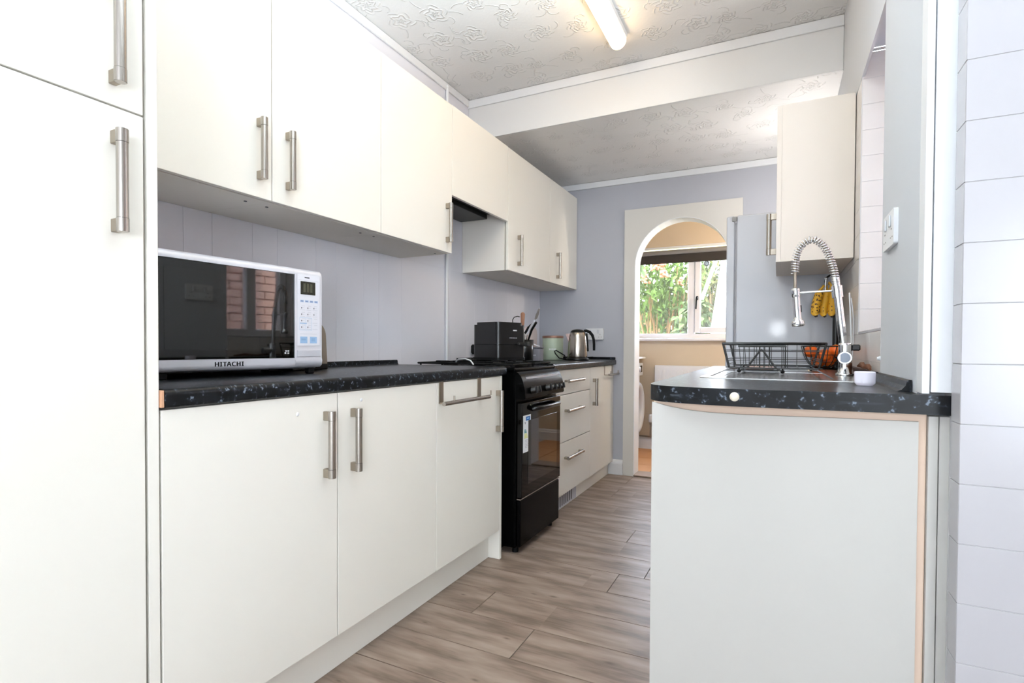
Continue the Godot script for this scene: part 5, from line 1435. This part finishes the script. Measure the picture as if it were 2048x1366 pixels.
func microwave() -> void:
	# local frame at the far front bottom corner: x runs back along the front (towards the larder), y up, z out to the room
	var a := 5.0
	var c := P(-1.422, 0.0, 1.358)
	var al := Vector3(-sin(deg_to_rad(a)), 0, cos(deg_to_rad(a)))       # towards the camera along the front
	var out := Vector3(cos(deg_to_rad(a)), 0, sin(deg_to_rad(a)))
	var X := Transform3D(Basis(al, Vector3.UP, out), c)
	var o := thing("microwave", "silver microwave oven with a black glass door on the worktop", "microwave", c + Vector3(0, 0.91, 0))
	var nb := func() -> MB:
		var q := MB.new(); q.x = X; return q
	var y0 := 0.928; var y1 := 1.262; var W := 0.535
	var body: MB = nb.call(); body.box(Vector3(0.004, y0, -0.31), Vector3(W, y1 - 0.004, -0.022), 0.006)
	part(o, "casing", body, M.silver)
	# door: rolled top and bottom rails in silver, glass between
	var dr: MB = nb.call()
	var kx := dr.x
	dr.x = X * Transform3D(Basis(Vector3(0, 0, 1), Vector3(0, 1, 0), Vector3(1, 0, 0)), Vector3.ZERO)   # outline (z, y), pushed along x
	var tr: MB = nb.call(); tr.x = dr.x
	tr.prism(PackedVector2Array([Vector2(-0.022, 1.239), Vector2(0.002, 1.239), Vector2(0.001, 1.247), Vector2(-0.003, 1.255), Vector2(-0.010, 1.261), Vector2(-0.022, 1.263)]), 0.1115, W, true)
	dr.prism(PackedVector2Array([Vector2(-0.022, 0.930), Vector2(-0.008, 0.931), Vector2(0.0, 0.934), Vector2(0.004, 0.940), Vector2(0.0045, 0.946), Vector2(0.0045, 0.964), Vector2(-0.022, 0.964)]), 0.1115, W, true)
	dr.x = kx
	var door := part(o, "door", dr, M.silver)
	part(door, "top_rail", tr, M.silver)
	var gl: MB = nb.call(); gl.box(Vector3(0.1125, 0.9645, -0.022), Vector3(W, 1.2385, 0.0), 0.001)
	part(door, "door_glass", gl, M.mirror_glass)
	var sc: MB = nb.call(); sc.box(Vector3(0.165, 0.992, 0.0), Vector3(W - 0.03, 1.215, 0.0004), 0.0001)
	var scm: StandardMaterial3D = M.mirror_glass.duplicate(); scm.albedo_color = Color(0.05, 0.05, 0.048)
	part(door, "mesh_screen", sc, scm)
	var tm := MeshInstance3D.new(); tm.name = "lettering"; tm.mesh = lettering("HITACHI", 0.0185, 0.0012); tm.material_override = M.black_matt
	door.add_child(tm, true)
	tm.transform = Transform3D(Basis(-al * 1.18, Vector3(0, 1, 0), out), X * Vector3(0.332, 0.9495, 0.0047) - org)
	var bd: MB = nb.call()
	for q in [[0.135, 0.985], [0.143, 0.985], [0.135, 0.978], [0.1455, 0.9785]]: bd.box(Vector3(q[0] - 0.0035, q[1], 0.0), Vector3(q[0] + 0.0025, q[1] + 0.0045, 0.0006), 0.0001)
	part(door, "badge", bd, M.silver)
	# control panel
	var pn: MB = nb.call()
	pn.x = dr.x * Transform3D(Basis(Vector3(0, 0, 1), Vector3(0, 1, 0), Vector3(1, 0, 0)), Vector3.ZERO)
	pn.prism(PackedVector2Array([Vector2(-0.022, 0.931), Vector2(-0.010, 0.932), Vector2(-0.001, 0.940), Vector2(0.002, 0.955), Vector2(-0.001, 0.963), Vector2(-0.001, 1.24), Vector2(-0.004, 1.252), Vector2(-0.012, 1.260), Vector2(-0.022, 1.262)]), 0.003, 0.109, true)
	var cp := part(o, "control_panel", pn, M.silver)
	var kp: MB = nb.call()
	kp.quad(Vector3(0.100, 1.243, 0.0), Vector3(0.012, 1.243, 0.0), Vector3(0.012, 1.005, 0.0), Vector3(0.100, 1.005, 0.0), Vector3(0, 0, 1))
	kp.quad(Vector3(0.100, 1.243, -0.0005), Vector3(0.012, 1.243, -0.0005), Vector3(0.012, 1.005, -0.0005), Vector3(0.100, 1.005, -0.0005), Vector3(0, 0, -1))
	part(cp, "keypad", kp, M.keypad)
	var ds: MB = nb.call(); ds.box(Vector3(0.030, 1.176, -0.001), Vector3(0.088, 1.220, 0.0015), 0.001)
	part(cp, "display", ds, mat(Color(0.14, 0.14, 0.11), 0.15))
	for k in 3:
		var dg: MB = nb.call()
		dg.box(Vector3(0.043 + k * 0.013, 1.184, 0.0015), Vector3(0.052 + k * 0.013, 1.213, 0.0018), 0.0001)
		part(cp, "digit_segment", dg, mat(Color(0.26, 0.26, 0.20), 0.3))
	var ob: MB = nb.call(); ob.box(Vector3(0.008, 0.968, -0.001), Vector3(0.102, 0.990, 0.0015), 0.0015)
	part(cp, "release_button", ob, M.silver)
	for q in [[0.03, -0.03], [0.50, -0.03], [0.03, -0.28], [0.50, -0.28]]:
		var f: MB = nb.call(); f.box(Vector3(q[0] - 0.012, 0.9102, q[1] - 0.012), Vector3(q[0] + 0.012, 0.929, q[1] + 0.012), 0.003)
		part(o, "foot", f, M.black_matt)

# ---------------------------------------------------------------- things on the right
func small_things_right() -> void:
	# little white tub
	var o := thing("white_tub", "small white square tub at the front of the sink worktop", "tub", P(0.200, 0.9105, 1.60))
	var m := MB.new()
	var lo := rrect(0.183, 1.582, 0.217, 1.617, 0.009, 4)
	var mid := rrect(0.178, 1.577, 0.222, 1.622, 0.011, 4)
	var hi := rrect(0.1775, 1.5765, 0.2225, 1.6225, 0.011, 4)
	var inn := rrect(0.180, 1.579, 0.220, 1.620, 0.010, 4)
	var inl := rrect(0.182, 1.581, 0.218, 1.618, 0.009, 4)
	var rings := [[lo, 0.9108], [mid, 0.917], [hi, 0.944], [inn, 0.946], [inl, 0.925]]
	for k in rings.size() - 1:
		var n: int = lo.size()
		var A: PackedVector2Array = rings[k][0]; var Bq: PackedVector2Array = rings[k + 1][0]
		for i in n:
			var j := (i + 1) % n
			var ctr := Vector2(0.2, 1.6)
			var s := -1.0 if k == 3 else 1.0
			var na := ((A[i] - ctr).normalized() * s); var nc := ((A[j] - ctr).normalized() * s)
			var up := 1.0 if k == 2 else 0.15
			var i0 := m.vert(P(A[i].x, rings[k][1], A[i].y), Vector3(na.x, up, -na.y)); var i1 := m.vert(P(A[j].x, rings[k][1], A[j].y), Vector3(nc.x, up, -nc.y))
			var i2 := m.vert(P(Bq[j].x, rings[k + 1][1], Bq[j].y), Vector3(nc.x, up, -nc.y)); var i3 := m.vert(P(Bq[i].x, rings[k + 1][1], Bq[i].y), Vector3(na.x, up, -na.y))
			m.face(i0, i1, i2); m.face(i0, i2, i3)
	plan(m, lo, 0.9106, 0.9109, false)
	part(o, "tub", m, mat(Color(0.92, 0.90, 0.95), 0.4))
	var li := MB.new(); plan(li, inl, 0.936, 0.938)
	part(o, "contents", li, M.white)
	# rusty scrap on the upstand
	var rs := MB.new()
	rs.tube([P(0.246, 0.943, 1.86), P(0.25, 0.949, 1.93), P(0.248, 0.945, 2.0), P(0.251, 0.951, 2.07), P(0.249, 0.944, 2.16)], [0.004, 0.009, 0.006, 0.010, 0.003], 6)
	solo("rusty_scourer", "rusty brown scourer lying on the worktop upstand behind the tub", "scourer", P(0.248, 0.938, 2.0), rs, M.rust)
	# fruit stand: black pole on a base, wire bowl, hook
	var c := P(0.180, 0.91, 2.76)
	var f := thing("fruit_stand", "black wire fruit bowl with a banana hook near the fridge", "fruit bowl", c)
	var bs := MB.new(); bs.lathe([Vector2(0.0, 0.010), Vector2(0.06, 0.009), Vector2(0.066, 0.004), Vector2(0.066, 0.0005)], c, 24)
	part(f, "base", bs, M.black_gloss)
	var bw := MB.new()
	for k in 14:
		var a := TAU * k / 14
		var pts := []
		for q in [[0.035, 0.012], [0.052, 0.024], [0.066, 0.046], [0.076, 0.072], [0.083, 0.104]]:
			pts.append(c + Vector3(cos(a) * q[0], q[1], sin(a) * q[0]))
		bw.tube(pts, 0.0018, 6)
	for q in [[0.083, 0.104, 0.003], [0.074, 0.066, 0.0016], [0.060, 0.034, 0.0016], [0.035, 0.012, 0.002]]:
		var pts := []
		for k in 33: pts.append(c + Vector3(cos(TAU * k / 32) * q[0], q[1], sin(TAU * k / 32) * q[0]))
		bw.tube(pts, q[2], 6, false)
	part(f, "wire_bowl", bw, M.wire)
	var po := MB.new()
	po.tube([P(0.236, 0.915, 2.80), P(0.236, 1.20, 2.80), P(0.235, 1.30, 2.80), P(0.226, 1.328, 2.79), P(0.206, 1.335, 2.78), P(0.192, 1.322, 2.77), P(0.189, 1.305, 2.765), P(0.194, 1.296, 2.765)], [0.014, 0.014, 0.006, 0.005, 0.005, 0.005, 0.004, 0.004], 10)
	part(f, "pole", po, M.black)
	var hk := MB.new(); hk.tube([P(0.192, 1.318, 2.755), P(0.189, 1.262, 2.755)], 0.0042, 8); hk.ball(P(0.192, 1.318, 2.755), Vector3.ONE * 0.007, 8)
	part(f, "hook", hk, M.chrome)
	# fruit, each its own thing
	var ob := MB.new(); ob.ball(Vector3.ZERO, Vector3(0.029, 0.027, 0.029), 14)
	var where := [[0.135, 0.990, 2.745, "orange tangerine at the left of the fruit bowl"], [0.187, 0.974, 2.722, "orange tangerine in the middle front of the fruit bowl"], [0.234, 0.995, 2.752, "orange tangerine at the right of the fruit bowl by the tap"], [0.165, 0.943, 2.768, "orange tangerine at the bottom of the fruit bowl"], [0.214, 0.946, 2.795, "orange tangerine half hidden low at the back of the fruit bowl"]]
	var first: Node3D = null
	for q in where:
		var t: Node3D
		if first == null:
			t = thing("tangerine", q[3], "fruit", P(q[0], q[1] - 0.028, q[2]), "tangerines in the fruit bowl")
			org = Vector3(0, -0.028, 0)
			part(t, "skin", ob, M.orange)
			var st := MB.new(); st.lathe([Vector2(0.0035, 0.0265), Vector2(0.003, 0.029), Vector2(0.0, 0.0295)], Vector3.ZERO, 8)
			part(t, "stalk", st, mat(Color(0.36, 0.40, 0.16), 0.8))
			first = t
		else:
			t = first.duplicate(); t.name = numbered("tangerine"); add_child(t)
			t.position = P(q[0], q[1] - 0.028, q[2]); t.rotation.y = q[0] * 40; t.set_meta("label", q[3])
	banana("spotted ripe banana hanging at the left of the bunch", [[0.183, 1.288], [0.172, 1.270], [0.160, 1.235], [0.151, 1.195], [0.150, 1.165], [0.155, 1.146]], 2.745, 0.0185, M.banana_spotted)
	banana("yellow banana hanging in the middle of the bunch", [[0.194, 1.292], [0.196, 1.265], [0.190, 1.225], [0.182, 1.185], [0.184, 1.160], [0.192, 1.146]], 2.765, 0.017, M.banana)
	banana("yellow banana hanging at the right of the bunch behind the tap", [[0.204, 1.305], [0.216, 1.280], [0.220, 1.235], [0.216, 1.190], [0.216, 1.160], [0.220, 1.144]], 2.765, 0.017, M.banana)
	banana("short yellow banana at the back top of the bunch", [[0.203, 1.296], [0.208, 1.300], [0.216, 1.29], [0.226, 1.255], [0.228, 1.215], [0.222, 1.19]], 2.79, 0.016, M.banana)

func banana(label: String, pts: Array, d: float, r: float, m: Material) -> void:
	var a := MB.new()
	var cv := Curve3D.new()
	for i in pts.size():
		var q = pts[i]
		var n = pts[mini(i + 1, pts.size() - 1)]; var p = pts[maxi(i - 1, 0)]
		var tg := Vector3(n[0] - p[0], n[1] - p[1], 0) / 6.0
		cv.add_point(P(q[0], q[1], d), -tg, tg)
	var L := cv.get_baked_length()
	var pp := []; var rr := []
	for i in 25:
		var t := i / 24.0
		pp.append(cv.sample_baked(L * t))
		var k := 0.28 + 0.72 * smoothstep(0.08, 0.3, t)
		k *= 1.0 - 0.72 * smoothstep(0.86, 1.0, t)
		rr.append(r * k)
	pp.reverse(); rr.reverse()
	a.tube(pp, rr, 10)
	solo("banana", label, "fruit", P(pts[0][0], pts[0][1], d), a, m, "bananas hanging over the fruit bowl")

# ---------------------------------------------------------------- ceiling lamp
func ceiling_lamp() -> void:
	var o := thing("ceiling_light", "long white fluorescent batten glowing on the ceiling", "lamp", P(-0.745, CEIL, 2.02))
	var d0 := 1.35; var d1 := 2.655
	part(o, "base", bx(-0.792, -0.698, CEIL - 0.03, CEIL - 0.001, d0, d1, 0.006), M.white)
	var p := PackedVector2Array([Vector2(-0.786, CEIL - 0.03)])
	for i in 13:
		var a := PI + PI * i / 12.0
		p.append(Vector2(-0.745 + cos(a) * 0.041, CEIL - 0.035 + sin(a) * 0.042))
	p.append(Vector2(-0.704, CEIL - 0.03))
	part(o, "diffuser", across(MB.new(), p, d0 + 0.006, d1 - 0.004), M.lamp)
	for k in 4:
		var l := OmniLight3D.new()
		l.name = "batten_glow_%d" % (k + 1); l.position = P(-0.745, CEIL - 0.10, d0 + (d1 - d0) * (k + 0.5) / 4.0)
		l.light_energy = 0.012; l.light_color = Color(1.0, 0.88, 0.70); l.light_size = 0.02
		l.shadow_enabled = true; l.omni_range = 12.0; l.omni_attenuation = 2.0
		add_child(l)
